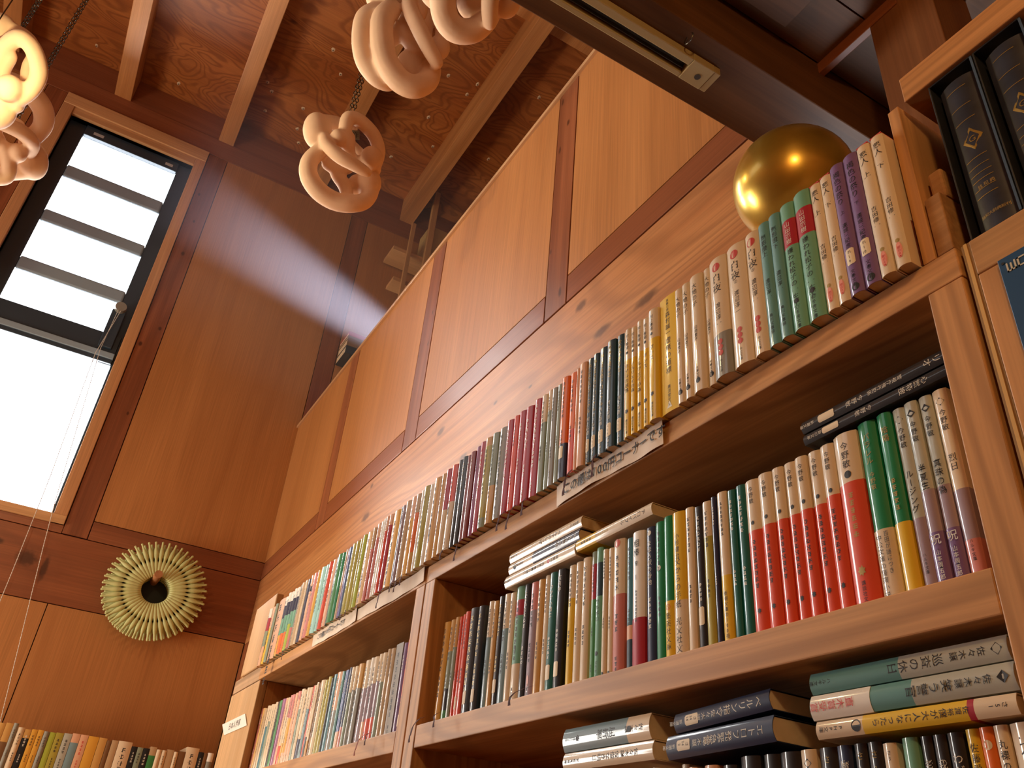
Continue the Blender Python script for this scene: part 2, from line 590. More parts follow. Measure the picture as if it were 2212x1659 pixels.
def book(wd, ht, spec, dp=0.105, sag=None, obi=None, mark=None, texts=(), blobs=(), matt=False, name='paperback_book', far=False):
    """one book standing with its spine towards -y, its lower left spine corner at the origin"""
    mt = dull if matt else cov
    if sag is None:
        sag = min(0.17 * wd, 0.0035)
    root = empty(name)
    mb = MB()
    z = 0.0
    for top, c in parse(spec):
        wrap(mb, wd, dp, sag, z * ht, top * ht, mt(c), 0.0)
        z = top
    mb.build('cover', root, smooth=True, angle=50)
    pg = MB()
    ov = profile(wd - 0.0022, dp - 0.002, sag * 0.8)
    n = len(ov)
    vs = [(x + 0.0011, y + 0.0008, 0.0012) for x, y in ov] + [(x + 0.0011, y + 0.0008, ht - 0.0012) for x, y in ov]
    fs = [tuple(range(n)), tuple(range(2 * n - 1, n - 1, -1)), (0, n, 2 * n - 1, n - 1)]
    fs += [(i + 1, i, n + i, n + i + 1) for i in range(n - 1)]
    pg.add(vs, fs, M_PAGES).build('page_block', root)

    def yf(off):
        return lambda x: -sag * (1 - min(1, abs(2 * x / wd - 1)) ** 2) - off
    o_off = 0.0
    if obi:
        frac, c = int(obi[1:]) / 100, obi[0]
        ob = MB()
        wrap(ob, wd, dp * 0.985, sag, 0.0006, frac * ht, mt(c), 0.00025, 0.0003)
        ob.build('paper_band', root, smooth=True, angle=50)
        o_off = 0.00028
    if mark:
        zc, txt = mark
        mk = MB()
        mw, mh = min(wd * 0.62, 0.009), 0.0175
        N = 6
        xs = [wd / 2 - mw / 2 + mw * i / N for i in range(N + 1)]
        f1 = yf(0.0003)
        vs, fs = [], []
        for i, x in enumerate(xs):
            cut = 0.0012 if i in (0, N) else 0.0
            vs += [(x, f1(x), zc - mh / 2 + cut), (x, f1(x), zc + mh / 2 - cut)]
        for i in range(N):
            fs.append((2 * i, 2 * i + 2, 2 * i + 3, 2 * i + 1))
        m_o = mk.add(vs, fs, plain('cream shelf mark paper', (0.80, 0.68, 0.48), 0.55)).build('shelf_mark', root)
        if txt:
            tm = MB()
            k = len(txt)
            for i, t in enumerate(txt):
                put_text(tm, t, wd / 2 - len(t) * 0.0018, zc + mh / 2 - (i + 0.75) * mh / (k + 0.5), 0.0040, M_INK, yf(0.00045), horizontal=True, pitch=0.9)
            tm.build('mark_lettering', m_o)
    if texts:
        for ti_, t in enumerate(texts):
            tm = MB()
            txt, zt, size, ink = t[:4]
            dx = t[4] if len(t) > 4 else 0.0
            size = min(size, wd * 0.66)
            if txt.startswith('#'):       # lettering too small to read in the photograph: a run of small strokes
                rr = random.Random(hash(spec) % 999 + int(zt * 1000))
                for i in range(int(txt[1:])):
                    z0 = zt * ht - i * size * 1.12
                    for q in range(3):
                        hx = size * rr.uniform(0.22, 0.42)
                        hz = size * rr.uniform(0.05, 0.09)
                        zz = z0 - size * (0.18 + 0.27 * q)
                        f2 = yf(0.00016 + o_off)
                        xa, xb = wd / 2 + dx - hx, wd / 2 + dx + hx
                        tm.add([(xa, f2(xa), zz - hz), (xb, f2(xb), zz - hz), (xb, f2(xb), zz + hz), (xa, f2(xa), zz + hz)], [(0, 1, 2, 3)], INK[ink])
                    xa = wd / 2 + dx + rr.uniform(-0.2, 0.2) * size
                    tm.add([(xa - size * 0.07, f2(xa), z0 - size * 0.85), (xa + size * 0.07, f2(xa), z0 - size * 0.85), (xa + size * 0.07, f2(xa), z0 - size * 0.1), (xa - size * 0.07, f2(xa), z0 - size * 0.1)], [(0, 1, 2, 3)], INK[ink])
            else:
                put_text(tm, txt, wd / 2 + dx, zt * ht, size, INK[ink], yf(0.00016 + o_off))
            tm.build(('title_lettering', 'author_lettering', 'publisher_lettering', 'small_lettering')[min(ti_, 3)], root)
    for kind, zc, r, ink in blobs:
        bm_ = MB()
        f3 = yf(0.0002 + o_off)
        x0 = wd / 2
        if kind == 'dot':
            vs = [(x0 + r * math.cos(2 * PI * i / 14), f3(x0 + r * math.cos(2 * PI * i / 14)), zc * ht + r * math.sin(2 * PI * i / 14)) for i in range(14)]
            bm_.add(vs, [tuple(range(14))], ink)
        elif kind == 'dia':
            vs = [(x0 - r, f3(x0 - r), zc * ht), (x0, f3(x0), zc * ht - r), (x0 + r, f3(x0 + r), zc * ht), (x0, f3(x0), zc * ht + r)]
            bm_.add(vs, [(0, 1, 2, 3)], ink)
        elif kind == 'tri':
            vs = [(x0 - r, f3(x0 - r), zc * ht - r), (x0 + r, f3(x0 + r), zc * ht - r), (x0, f3(x0), zc * ht + r)]
            bm_.add(vs, [(0, 1, 2)], ink)
        elif kind == 'leaf':
            vs = []
            for i in range(14):
                q = 2 * PI * i / 14
                rr = r * (1 if i % 2 else 0.62)
                vs.append((x0 + rr * 0.85 * math.cos(q), f3(x0 + rr * 0.85 * math.cos(q)), zc * ht + rr * math.sin(q)))
            bm_.add(vs, [tuple(range(14))], ink)
        elif kind == 'oval':
            vs = [(x0 + 0.62 * r * math.cos(2 * PI * i / 18), f3(x0 + 0.62 * r * math.cos(2 * PI * i / 18)), zc * ht + 1.7 * r * math.sin(2 * PI * i / 18)) for i in range(18)]
            bm_.add(vs, [tuple(range(18))], ink)
        bm_.build('emblem', root)
    return root


ORD = ['', 'first', 'second', 'third', 'fourth', 'fifth', 'sixth', 'seventh', 'eighth', 'ninth', 'tenth', 'eleventh', 'twelfth', 'thirteenth',
       'fourteenth', 'fifteenth', 'sixteenth', 'seventeenth', 'eighteenth', 'nineteenth']
CARD = ['', 'one', 'two', 'three', 'four', 'five', 'six', 'seven', 'eight', 'nine', 'ten']


def describe(spec, wd, obi, mark):
    bands, z, span = parse(spec), 0, []
    for top, c in bands:
        span.append((top - z, c))
        z = top
    main = max(span)[1]
    d = ('slim ' if wd < 0.0115 else 'thick ' if wd > 0.024 else '') + PAL[main][0]
    if len(span) > 1:
        if span[-1][1] != main:
            d += ' and ' + PAL[span[-1][1]][0]
        elif span[0][1] != main:
            d += ' and ' + PAL[span[0][1]][0]
    tail = ''
    if obi:
        tail = ' with ' + PAL[obi[0]][0] + ' band'
    elif mark:
        tail = ' with cream sticker'
    return d, tail


def ordinal(n):
    if n < 20:
        return ORD[n]
    t, u = divmod(n, 10)
    tens = ['', '', 'twent', 'thirt', 'fort', 'fift', 'sixt', 'sevent', 'eight', 'ninet', 'hundred'][t % 10 if n < 100 else 0]
    pre = '' if n < 100 else 'hundred and '
    if n >= 100:
        return pre + (ordinal(n - 100) if n > 100 else 'hundredth')
    return tens + 'ieth' if u == 0 else tens + 'y-' + ORD[u]


def label_row(items, place, noun='paperback'):
    """items: list of (object, (desc, tail), manual label or None); each gets a label of its own"""
    runs = []
    for it in items:
        if runs and runs[-1][0] == it[1] and it[2] is None and runs[-1][1][-1][2] is None:
            runs[-1][1].append(it)
        else:
            runs.append((it[1], [it]))
    count = {}
    for key, r in runs:
        count[key] = count.get(key, 0) + 1
    short = lambda d: ' '.join(q for q in d.split(' and ')[0].split() if q not in ('slim', 'thick'))
    cands, n = [], 0
    for i, (key, r) in enumerate(runs):
        d, tail = key
        lf = short(runs[i - 1][0][0]) if i else ''
        rt = short(runs[i + 1][0][0]) if i + 1 < len(runs) else ''
        for k, it in enumerate(r):
            n += 1
            c_ = []
            if it[2]:
                c_ = [it[2]]
            else:
                one = len(r) == 1
                h0 = d + ' ' + noun if one else ORD[k + 1] + ' of ' + CARD[len(r)] + ' ' + d + ' ' + noun + 's'
                h1 = h0 + tail
                if count[key] == 1:
                    c_ += [h1 + ' ' + place, h0 + ' ' + place]
                for h in (h1, h0):
                    if lf:
                        c_.append(h + ' right of ' + lf + ' ' + place)
                    if rt:
                        c_.append(h + ' left of ' + rt + ' ' + place)
                    if lf and rt:
                        c_.append(h + ' between ' + lf + ' and ' + rt + ' ' + place)
                c_.append(d + ' ' + noun + ', ' + ordinal(n) + ' from the left ' + place)
            cands.append((it, [q for q in c_ if len(q.split()) <= 16]))
    tally = {}
    for it, c_ in cands:
        for q in set(c_):
            tally[q] = tally.get(q, 0) + 1
    for it, c_ in cands:
        it[0]['label'] = next(q for q in c_ if tally[q] == 1)
        it[0]['category'] = 'book'

# ================================================================== the room
# window wall (x = 0): flush plywood panels and cedar members over a dark backing, with thin grooves
G = 0.002
WY0, WY1, WZ0, WZ1 = -1.343, -0.652, 2.742, 5.016       # window opening
back = MB()
for (y0, y1, z0, z1) in ((-4.2, WY0, 0, 5.6), (WY1, 2.2, 0, 5.6), (WY0, WY1, 0, WZ0), (WY0, WY1, WZ1, 5.6)):
    if y0 == -4.2:      # leave the assumed low window's opening
        for q in ((-4.2, -3.3, 0, 5.6), (-3.3, -1.8, 0, 0.95), (-3.3, -1.8, 2.55, 5.6), (-1.8, WY0, 0, 5.6)):
            back.box(-0.10, -0.014, *q, M_DARK)
    else:
        back.box(-0.10, -0.014, y0, y1, z0, z1, M_DARK)
pn = []
for (y0, y1, z0, z1) in ((-0.480 + G, 0.346 - G, 2.752 + G, 5.148), (0.457 + G, 2.2, 2.30, 5.148),
                         (-0.539 + G, 0.336 - G, 0.9, 2.349 - G), (-1.75, -0.539 - G, 0.9, 2.349 - G), (-1.75, -1.514 - G, 2.752, 5.148)):
    back.box(-0.014, 0.0, y0, y1, z0, z1, W_PANEL)
for (y0, y1, z0, z1) in ((-4.2, -3.3, 0, 5.2), (-3.3, -1.8, 0, 0.95), (-3.3, -1.8, 2.55, 5.2), (-1.8, -1.75, 0, 5.2), (-1.75, 0.338, 0, 0.9)):
    back.box(-0.014, 0.0, y0, y1, z0, z1, W_PANEL)
struct(back.build('wall_left'))
ti = 0


def trim(x0, x1, y0, y1, z0, z1, mat, bevel=0.0015):
    global ti
    ti += 1
    return sbox('trim_%d' % ti, x0, x1, y0, y1, z0, z1, mat, bevel)


trim(-0.012, 0.001, -0.592 + G, -0.480 - G, 2.664, 5.148, W_STUD)                  # stud right of the window
trim(-0.012, 0.001, -1.514 + G, -1.405 - G, 2.664, 5.148, W_STUD)                  # stud left of the window
trim(-0.012, 0.001, 0.346 + G, 0.457 - G, 2.30, 5.148, W_STUD)                     # stud behind the partition corner
trim(-0.012, 0.002, -1.75, 0.338, 2.349 + G, 2.660 - G, W_BEAM_Y)                  # deep knotty beam
trim(-0.012, 0.001, -0.480 + G, 0.338, 2.660 + G, 2.752 - G, W_TRIM_Y)             # rail over the beam
trim(-0.012, 0.001, -1.40, -0.592, 2.660 + G, 2.700, W_TRIM_Y)
trim(-0.012, 0.004, -1.75, 2.2, 5.150, 5.283, W_TRIM_Y)                            # wall plate under the joists
trim(-0.012, 0.001, -1.75, 2.2, 5.285, 5.47, W_TRIM_Y)
# window casing
cas = MB()
cas.box(-0.09, 0.012, WY1, -0.592 - G, 2.70, 5.066, W_FRAME)
cas.box(-0.09, 0.012, -1.405 + G, WY0, 2.70, 5.066, W_FRAME)
cas.box(-0.09, 0.016, -1.405 + G, -0.592 - G, 5.066, 5.148, W_FRAME_Y)
cas.box(-0.09, 0.006, WY0, WY1, 5.016, 5.066, W_FRAME_Y)
cas.box(-0.09, 0.014, -1.405 + G, -0.592 - G, 2.700, 2.742, W_FRAME_Y)
win = struct(cas.build('window_1', bevel=0.003))
# metal frame, louvre rails and panes
fx0, fx1 = -0.080, -0.050
fr = MB()
fr.box(fx0, fx1, WY0, -1.252, WZ0, WZ1, M_ALU)
fr.box(fx0, fx1, -0.728, WY1, 3.58, WZ1, M_ALU)
fr.box(fx0, fx1, -0.664, WY1, WZ0, 3.58, M_ALU)
fr.box(fx0, fx1 + 0.012, -1.252, -0.728, 4.945, WZ1, M_ALU)
fr.box(fx0, fx1 + 0.010, -1.252, -0.664, 3.640, 3.752, M_ALU)
fr.box(fx0, fx1 + 0.022, -1.252, -0.664, 3.606, 3.640, M_ALU2)
fr.box(fx0, fx1 + 0.016, -1.252, -0.664, 3.582, 3.606, M_ALU)
fr.box(fx0, fx1, -1.252, -0.664, WZ0, 2.758, M_ALU)
fo = fr.build('window_frame', win, bevel=0.003)
for (z0, z1) in ((4.614, 4.702), (4.285, 4.366), (3.952, 4.034)):
    MB().box(fx0 + 0.004, fx1 + 0.006, -1.252, -0.728, z0, z1, M_ALU2).build('louvre_rail', fo, bevel=0.012, seg=3)
for y0, y1 in ((-1.205, -1.150), (-0.800, -0.757)):
    MB().box(fx1 + 0.012, fx1 + 0.0128, y0, y1, 4.965, 4.985, M_STICK).build('maker_sticker', fo)
gm, nt, p = base_mat('window glass')
for n in list(nt.nodes):
    if n.type == 'BSDF_PRINCIPLED':
        nt.nodes.remove(n)
out = nt.nodes['Material Output']
tr = nt.nodes.new('ShaderNodeBsdfTransparent')
tr.inputs[0].default_value = (0.97, 0.98, 0.99, 1)
gl = nt.nodes.new('ShaderNodeBsdfGlossy')
gl.inputs['Roughness'].default_value = 0.03
fn = nt.nodes.new('ShaderNodeFresnel')
fn.inputs['IOR'].default_value = 1.45
ms = nt.nodes.new('ShaderNodeMixShader')
nt.links.new(fn.outputs[0], ms.inputs[0])
nt.links.new(tr.outputs[0], ms.inputs[1])
nt.links.new(gl.outputs[0], ms.inputs[2])
nt.links.new(ms.outputs[0], out.inputs[0])
for (z0, z1) in ((4.702, 4.945), (4.366, 4.614), (4.034, 4.285), (3.752, 3.952)):
    MB().box(-0.067, -0.063, -1.252, -0.728, z0, z1, gm).build('louvre_pane', fo)
MB().box(-0.067, -0.063, -1.252, -0.664, 2.758, 3.582, gm).build('pane', fo)
# crank handle and its housing on the frame
hd = MB()
hd.box(-0.050, -0.022, -0.756, -0.690, 3.66, 3.895, M_ALU)
hd.build('crank_housing', fo, bevel=0.004)
MB().cyl((-0.022, -0.722, 3.905), (0.004, -0.722, 3.905), 0.030, 0.028, plain('grey crank knob', (0.22, 0.20, 0.17), 0.5), 24).build('crank_knob', fo, smooth=True)
# assumed low window out of the frame, added to let daylight in
lw = MB()
for q in ((-3.3, -3.24, 0.95, 2.55), (-1.86, -1.8, 0.95, 2.55), (-3.24, -1.86, 0.95, 1.01), (-3.24, -1.86, 2.49, 2.55), (-2.57, -2.53, 1.01, 2.49)):
    lw.box(-0.08, 0.0, *q, W_FRAME)
lwo = struct(lw.build('window_assumed'))
MB().box(-0.05, -0.046, -3.24, -1.86, 1.01, 2.49, gm).build('pane', lwo)

# partition along the loft edge (faces -y at y = YP)
YP = 0.338
pw = MB()
pw.box(0.0, 3.47, YP + 0.014, YP + 0.07, 2.664, 3.535, M_DARK)
studs = [1.705, 2.778 - 2.778 + 2.778]
SX = [(0.842, 0.946), (1.754, 1.859), (2.674, 2.779)]      # the three upright members
SX = [(4.18 - 3.934 * 0.848, 4.18 - 3.800 * 0.848), (4.18 - 2.845 * 0.848, 4.18 - 2.712 * 0.848), (4.18 - 1.766 * 0.848, 4.18 - 1.644 * 0.848)]
xs = [0.0] + [q for s_ in SX for q in s_] + [3.75]
for i in range(0, 8, 2):
    pw.box(xs[i] + G, xs[i + 1] - G, YP, YP + 0.014, 2.752 + G, 3.536, W_PANEL)
struct(pw.build('wall_partition'))
for x0, x1 in SX:
    trim(x0 + G, x1 - G, YP - 0.001, YP + 0.013, 2.664 + G, 3.536, W_STUD)
for i in range(0, 8, 2):
    trim(xs[i] + G, xs[i + 1] - G, YP - 0.001, YP + 0.013, 2.664 + G, 2.752 - G, W_TRIM_X)
trim(0.0, 3.47, YP - 0.010, YP + 0.09, 3.536, 3.552, W_CAP)                         # cap of the partition
trim(0.0, 3.47, YP, YP + 0.12, 2.345, 2.662, W_BEAM_X)                              # knotty beam under it
# wall under the beam behind the bookcases
uw = MB()
uw.box(0.0, 3.47, YP + 0.016, YP + 0.12, 0, 2.343, M_DARK)
uw.box(0.075, 3.47, YP + 0.002, YP + 0.016, 0, 2.343, W_PANEL)
struct(uw.build('wall_right'))
trim(0.0, 0.072, YP, YP + 0.016, 0, 2.343, W_STUD)
# ceiling and joists
ce = MB()
ce.box(-0.1, 6.6, -4.2, 2.2, 5.47, 5.55, W_CEIL)
ceo = struct(ce.build('ceiling'))
M_SPLIT = plain('pale splintered wood', (0.62, 0.46, 0.30), 0.7)
for (sx, sy) in ((.883, -.168), (.748, -.074), (.988, -.086), (1.097, .469), (1.139, .642), (1.04, .625), (.753, .502), (.555, .627), (.666, .976), (1.262, .995), (.387, -.388), (.218, -.382), (.319, .435), (.362, .355), (.191, -.164), (.083, -.12), (.123, -1.37), (.119, -.895), (.441, -.431), (.373, -.183)):
    r_ = random.Random(int(sx * 1000))
    sm_ = MB()
    n_ = 9
    ring = [(sx + (0.010 + 0.009 * r_.random()) * math.cos(2 * PI * k / n_), sy + (0.008 + 0.006 * r_.random()) * math.sin(2 * PI * k / n_)) for k in range(n_)]
    sm_.add([(x_, y_, 5.4702) for x_, y_ in ring] + [(sx + (x_ - sx) * 0.5, sy + (y_ - sy) * 0.5, 5.466) for x_, y_ in ring], [tuple(range(n_, 2 * n_))] + [(k, (k + 1) % n_, n_ + (k + 1) % n_, n_ + k) for k in range(n_)], M_SPLIT)
    sm_.cyl((sx, sy, 5.4665), (sx, sy, 5.459), 0.0032, 0.0016, M_CHAIN, 8)
    sm_.build('screw_tip', ceo)
for yc in (-2.37, -1.760, -1.148, -0.527, 0.090, 0.711, 1.32, 1.93):
    trim(0.0, 5.6, yc - 0.0465, yc + 0.0465, 5.281, 5.471, W_JOIST, 0.003)
trim(1.70, 1.79, -4.2, 2.2, 5.40, 5.47, W_JOIST)
# upper floor over the camera with its edge girder
trim(3.470, 3.589, -4.2, 1.10, 2.570, 2.86, W_GIRDER, 0.002)
uf = MB()
for x0, x1 in ((3.592, 3.690), (3.693, 3.86), (3.863, 4.10), (4.103, 4.35), (4.353, 4.6), (4.603, 4.9), (4.903, 5.2), (5.203, 5.6)):
    uf.box(x0, x1, -4.2, 1.10, 2.690, 2.72, W_GIRDER)
uf.box(3.589, 5.6, -4.2, 1.10, 2.72, 2.86, M_DARK)
struct(uf.build('floor_upper'))
trim(3.616, 3.690, -4.2, 0.23, 2.674, 2.6895, W_GIRDER)
trim(3.694, 3.800, YP + 0.002, YP + 0.106, 0, 2.69, wood('dark post', (0.26, 0.105, 0.04), (0.17, 0.06, 0.022), 'z', across=14, along=0.5, lines=0.3, rough=0.5))
sbox('wall_right_rear', 3.47, 5.6, 1.10, 1.2, 0, 2.9, W_GIRDER)
lf = MB()
lf.box(0.0, 3.47, YP + 0.12, 2.1, 2.60, 2.66, W_FLOOR)
struct(lf.build('floor_loft'))
lb = MB()
lb.box(-0.1, 5.6, 2.1, 2.2, 2.5, 5.5, W_PANEL)
struct(lb.build('wall_loft'))
sbox('wall_far', 5.6, 5.7, -4.2, 2.2, 0, 5.6, W_PANEL)
sbox('wall_rear', -0.1, 5.7, -4.0, -3.9, 0, 5.6, W_PANEL)
sbox('wall_light_blocker', 2.25, 5.6, -1.10, -1.0, 0, 2.3, W_PANEL)  # unseen wall, added to keep light off the right-hand books
sbox('floor', -0.1, 5.7, -4.2, 1.2, -0.05, 0.0, W_FLOOR)

# ================================================================== bookcases
cab = empty('bookcase', (0, 0, 0))
tag(cab, 'pale spruce bookcase with a wide left end board, left of the double posts', 'bookcase')
D0, D1 = 0.0, 0.262
SH = ((1.828, 1.856), (1.576, 1.607), (1.334, 1.365))
BX = 0.0012


def cpart(name, x0, x1, y0, y1, z0, z1, mat, parent, bevel=BX):
    return MB().box(x0, x1, y0, y1, z0, z1, mat).build(name, parent, bevel=bevel)


cpart('post', 2.9165, 2.9505, D0, D1, 0.0, 1.8275, W_SHELF_Z, cab)
cpart('end_board', 1.655, 1.951, D0 + 0.002, D0 + 0.022, 0.0, 1.8275, W_END, cab, 0.002)
cpart('side_panel', 1.930, 1.951, D0 + 0.0225, D1, 0.0, 1.8275, W_SHELF_Z, cab)
cpart('end_block', 1.668, 1.938, D0 + 0.001, D0 + 0.024, 1.829, 1.864, wood('cathedral grained end', (0.62, 0.42, 0.26), (0.46, 0.29, 0.17), 'x', across=14, along=7, lines=0.75, line_freq=60), cab)
cpart('end_board', 1.737, 1.942, D0 - 0.004, D0 + 0.016, 1.865, 2.054, W_END, cab, 0.003)
cpart('end_strip', 1.715, 1.7365, D0 + 0.004, D0 + 0.016, 1.865, 2.020, W_END, cab, 0.002)
cpart('shelf', 1.9385, 2.9515, D0, D1, *SH[0], W_SHELF_X, cab)
for z0, z1 in SH[1:] + ((1.09, 1.12), (0.85, 0.88)):
    cpart('shelf', 1.9515, 2.916, D0, D1, z0, z1, W_SHELF_X, cab)
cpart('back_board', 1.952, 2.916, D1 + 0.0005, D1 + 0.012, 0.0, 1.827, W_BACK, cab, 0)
rc = empty('bookcase', (0, 0, 0))
tag(rc, 'spruce bookcase right of the double posts, holding the red and green paperbacks', 'bookcase')
cpart('post', 2.9545, 2.989, D0, D1, 0.0, 1.8275, W_SHELF_Z, rc)
cpart('post', 3.8835, 3.913, D0, D1, 0.0, 1.8275, W_SHELF_Z, rc)
cpart('shelf', 2.9535, 3.9135, D0, D1, *SH[0], W_SHELF_X, rc)
for z0, z1 in SH[1:] + ((1.09, 1.12), (0.85, 0.88)):
    cpart('shelf', 2.9895, 3.883, D0 + 0.001, D1, z0, z1, W_SHELF_X, rc)
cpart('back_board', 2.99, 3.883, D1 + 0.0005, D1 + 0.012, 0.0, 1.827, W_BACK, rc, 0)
cpart('bookend', 3.8855, 3.8965, 0.0005, 0.145, 1.8565, 2.037, W_SHELF_Z, rc, 0.0008)
# third bookcase with the sign
tc_ = empty('bookcase', (0, 0, 0))
tag(tc_, 'wooden bookcase with layered plywood edge, right of the pinkish post, under the blue slipcases', 'bookcase')
side = MB()
side.box(3.9172, 3.9195, D0 + 0.001, 0.3, 0, 1.853, M_PLY_A)
side.box(3.9195, 3.9222, D0, 0.3, 0, 1.853, M_PLY_B)
side.box(3.9222, 3.9242, D0 + 0.0006, 0.3, 0, 1.853, M_PLY_A)
side.build('side_panel', tc_)
cpart('post', 3.9243, 3.9415, D0, 0.3, 0.0, 1.8205, W_SHELF_Z, tc_)
cpart('shelf', 3.9243, 4.50, D0 - 0.0005, 0.3, 1.821, 1.853, wood('shelf with bold rings', (0.58, 0.33, 0.14), (0.44, 0.22, 0.085), 'x', across=14, along=16, lines=0.6, line_freq=30), tc_)
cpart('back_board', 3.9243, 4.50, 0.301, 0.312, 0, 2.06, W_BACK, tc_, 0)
cpart('top_board', 3.9038, 4.50, D0 - 0.001, 0.3, 2.033, 2.064, W_SHELF_X, tc_)
cpart('side_panel', 4.48, 4.50, D0, 0.3, 0, 1.82, W_SHELF_Z, tc_)
cpart('upright', 4.48, 4.50, D0, 0.3, 1.8535, 2.0325, W_SHELF_Z, tc_)
# book shelf along the window wall
wc = empty('bookcase', (0, 0, 0))
tag(wc, 'low bookcase under the window wall, holding the row of old hardbacks', 'bookcase')
for z0, z1 in ((1.58, 1.605), (1.28, 1.305), (0.98, 1.005)):
    cpart('shelf', 0.012, 0.262, -1.5, 0.32, z0, z1, wood('window wall shelf pine', (0.60, 0.35, 0.17), (0.48, 0.26, 0.11), 'y', across=10, along=0.5), wc)
cpart('side_panel', 0.012, 0.262, -1.522, -1.5005, 0, 1.62, W_SHELF_Z, wc)
cpart('side_panel', 0.012, 0.262, 0.3205, 0.337, 0, 1.62, W_SHELF_Z, wc)

# ================================================================== single objects
# beige surface rail under the girder
rl = empty('lighting_rail', (0, 0, 0))
tag(rl, 'beige metal lighting rail with a long dark slot under the girder', 'lighting rail')
r = MB()
ry0, ry1 = -1.9, 0.138
r.box(3.5130, 3.5225, ry0, ry1 - 0.055, 2.553, 2.5698, M_BEIGE)
r.box(3.5390, 3.5530, ry0, ry1 - 0.055, 2.553, 2.5698, M_BEIGE)
r.box(3.5225, 3.5390, ry0, ry1 - 0.055, 2.5665, 2.5698, M_SLOT)
r.build('channel', rl, bevel=0.0015)
MB().box(3.5262, 3.5276, ry0, ry1 - 0.056, 2.5590, 2.5663, M_SLOT).build('conductor_rib', rl)
cp = MB().box(3.5130, 3.5530, ry1 - 0.0545, ry1 - 0.012, 2.5525, 2.5698, M_BEIGE).build('end_cap', rl, bevel=0.0012)
MB().cyl((3.531, ry1 - 0.030, 2.5522), (3.531, ry1 - 0.030, 2.5516), 0.0052, 0.0052, M_SLOT, 16).build('screw_hole', cp)
MB().box(3.5132, 3.5528, ry1 - 0.0115, ry1, 2.5535, 2.5698, plain('beige end plate', s2l((166, 142, 98)), 0.4)).build('end_plate', rl, bevel=0.001)
hk = MB()
hk.tube([(3.573 + 0.010 * math.cos(q), 0.055, 2.5605 + 0.008 * math.sin(q)) for q in [PI * 0.62 + i * PI * 1.6 / 14 for i in range(15)]], 0.0011, M_CHAIN, 6)
tag(hk.build('cup_hook', smooth=True), 'small dark wire hook screwed into the girder beside the beige rail', 'hook')

# golden ball on its stand behind the books
gb = empty('golden_ball', (3.615, 0.2, 1.857))
tag(gb, 'large golden ball behind the books on the top shelf', 'ornament')
MB().sphere((0, 0, 0.433), 0.0845, M_GOLD, 48, 32).build('ball', gb, smooth=True, angle=180)
MB().cyl((0, 0, 0.0), (0, 0, 0.015), 0.07, 0.07, W_BLOCK, 24).cyl((0, 0, 0.015), (0, 0, 0.362), 0.022, 0.022, W_BLOCK, 16).build('stand', gb, smooth=True)

# pale ring of spindles on the wall beam
wr = empty('spindle_wreath', (0.0, -0.135, 2.478), (0, 0, 0))
tag(wr, 'pale olive ring of many bulging spindles hung on the window wall beam', 'wall ornament')
NSP = 46


def spindle(R0, R1, x, fat):
    # profile along the radius: slim root, swelling, pinched neck, bulge, thin tip with a bead
    prof = ((0.30, .0042), (0.38, .0060), (0.46, .0092), (0.54, .0098), (0.605, .0062), (0.64, .0056), (0.69, .0100), (0.75, .0108), (0.81, .0088), (0.88, .0050), (0.935, .0042), (0.965, .0044), (0.985, .0050), (1.0, .0022))
    mb = MB()
    n = 8
    vs, fs = [], []
    for q, w_ in prof:
        rr = R0 + (R1 - R0) * (q - 0.30) / 0.70
        for i in range(n):
            t = 2 * PI * i / n
            vs.append((x + 0.75 * w_ * fat * math.sin(t) - 0.020 * max(0, (q - 0.55)) ** 1.2, w_ * fat * math.cos(t), rr))
    for k in range(len(prof) - 1):
        for i in range(n):
            j = (i + 1) % n
            fs.append((k * n + i, k * n + j, (k + 1) * n + j, (k + 1) * n + i))
    fs.append(tuple(range(n - 1, -1, -1)))
    fs.append(tuple(range((len(prof) - 1) * n, len(prof) * n)))
    mb.add(vs, fs, M_GREEN)
    return mb


sp0 = spindle(0.062, 0.228, 0.105, 1.12).build('spindle', wr, smooth=True, angle=180)
for k in range(1, NSP):
    o = sp0.copy()
    C.objects.link(o)
    o.parent = wr
    o.rotation_euler = (2 * PI * k / NSP, 0, 0)
rear = MB()
for layer, (x, R1, ofs) in enumerate(((0.080, 0.222, 0.5), (0.056, 0.214, 0.2), (0.032, 0.206, 0.7))):
    base = spindle(0.062, R1, x, 1.1)
    for k in range(NSP):
        q = 2 * PI * (k + ofs) / NSP
        vs = [(vx, vy * math.cos(q) - vz * math.sin(q), vy * math.sin(q) + vz * math.cos(q)) for vx, vy, vz in base.v]
        rear.add(vs, base.f, M_GREEN)
ro = rear.build('rear_spindle', wr, smooth=True, angle=180)
ro['kind'] = 'stuff'
core = MB()
core.tube([(0.055, 0.140 * math.cos(2 * PI * i / 40), 0.140 * math.sin(2 * PI * i / 40)) for i in range(40)], 0.030, M_GREEND, 10, closed=True)
core.cyl((0.004, 0, 0), (0.030, 0, 0), 0.14, 0.14, M_GREEND, 32)
core.build('ring_core', wr, smooth=True)
pgo = MB().cyl((0.0005, -0.147, 2.530), (0.150, -0.147, 2.538), 0.018, 0.018, M_PEG, 20).build('wall_peg', smooth=True)
tag(pgo, 'round brown wooden peg carrying the pale olive ring', 'peg')

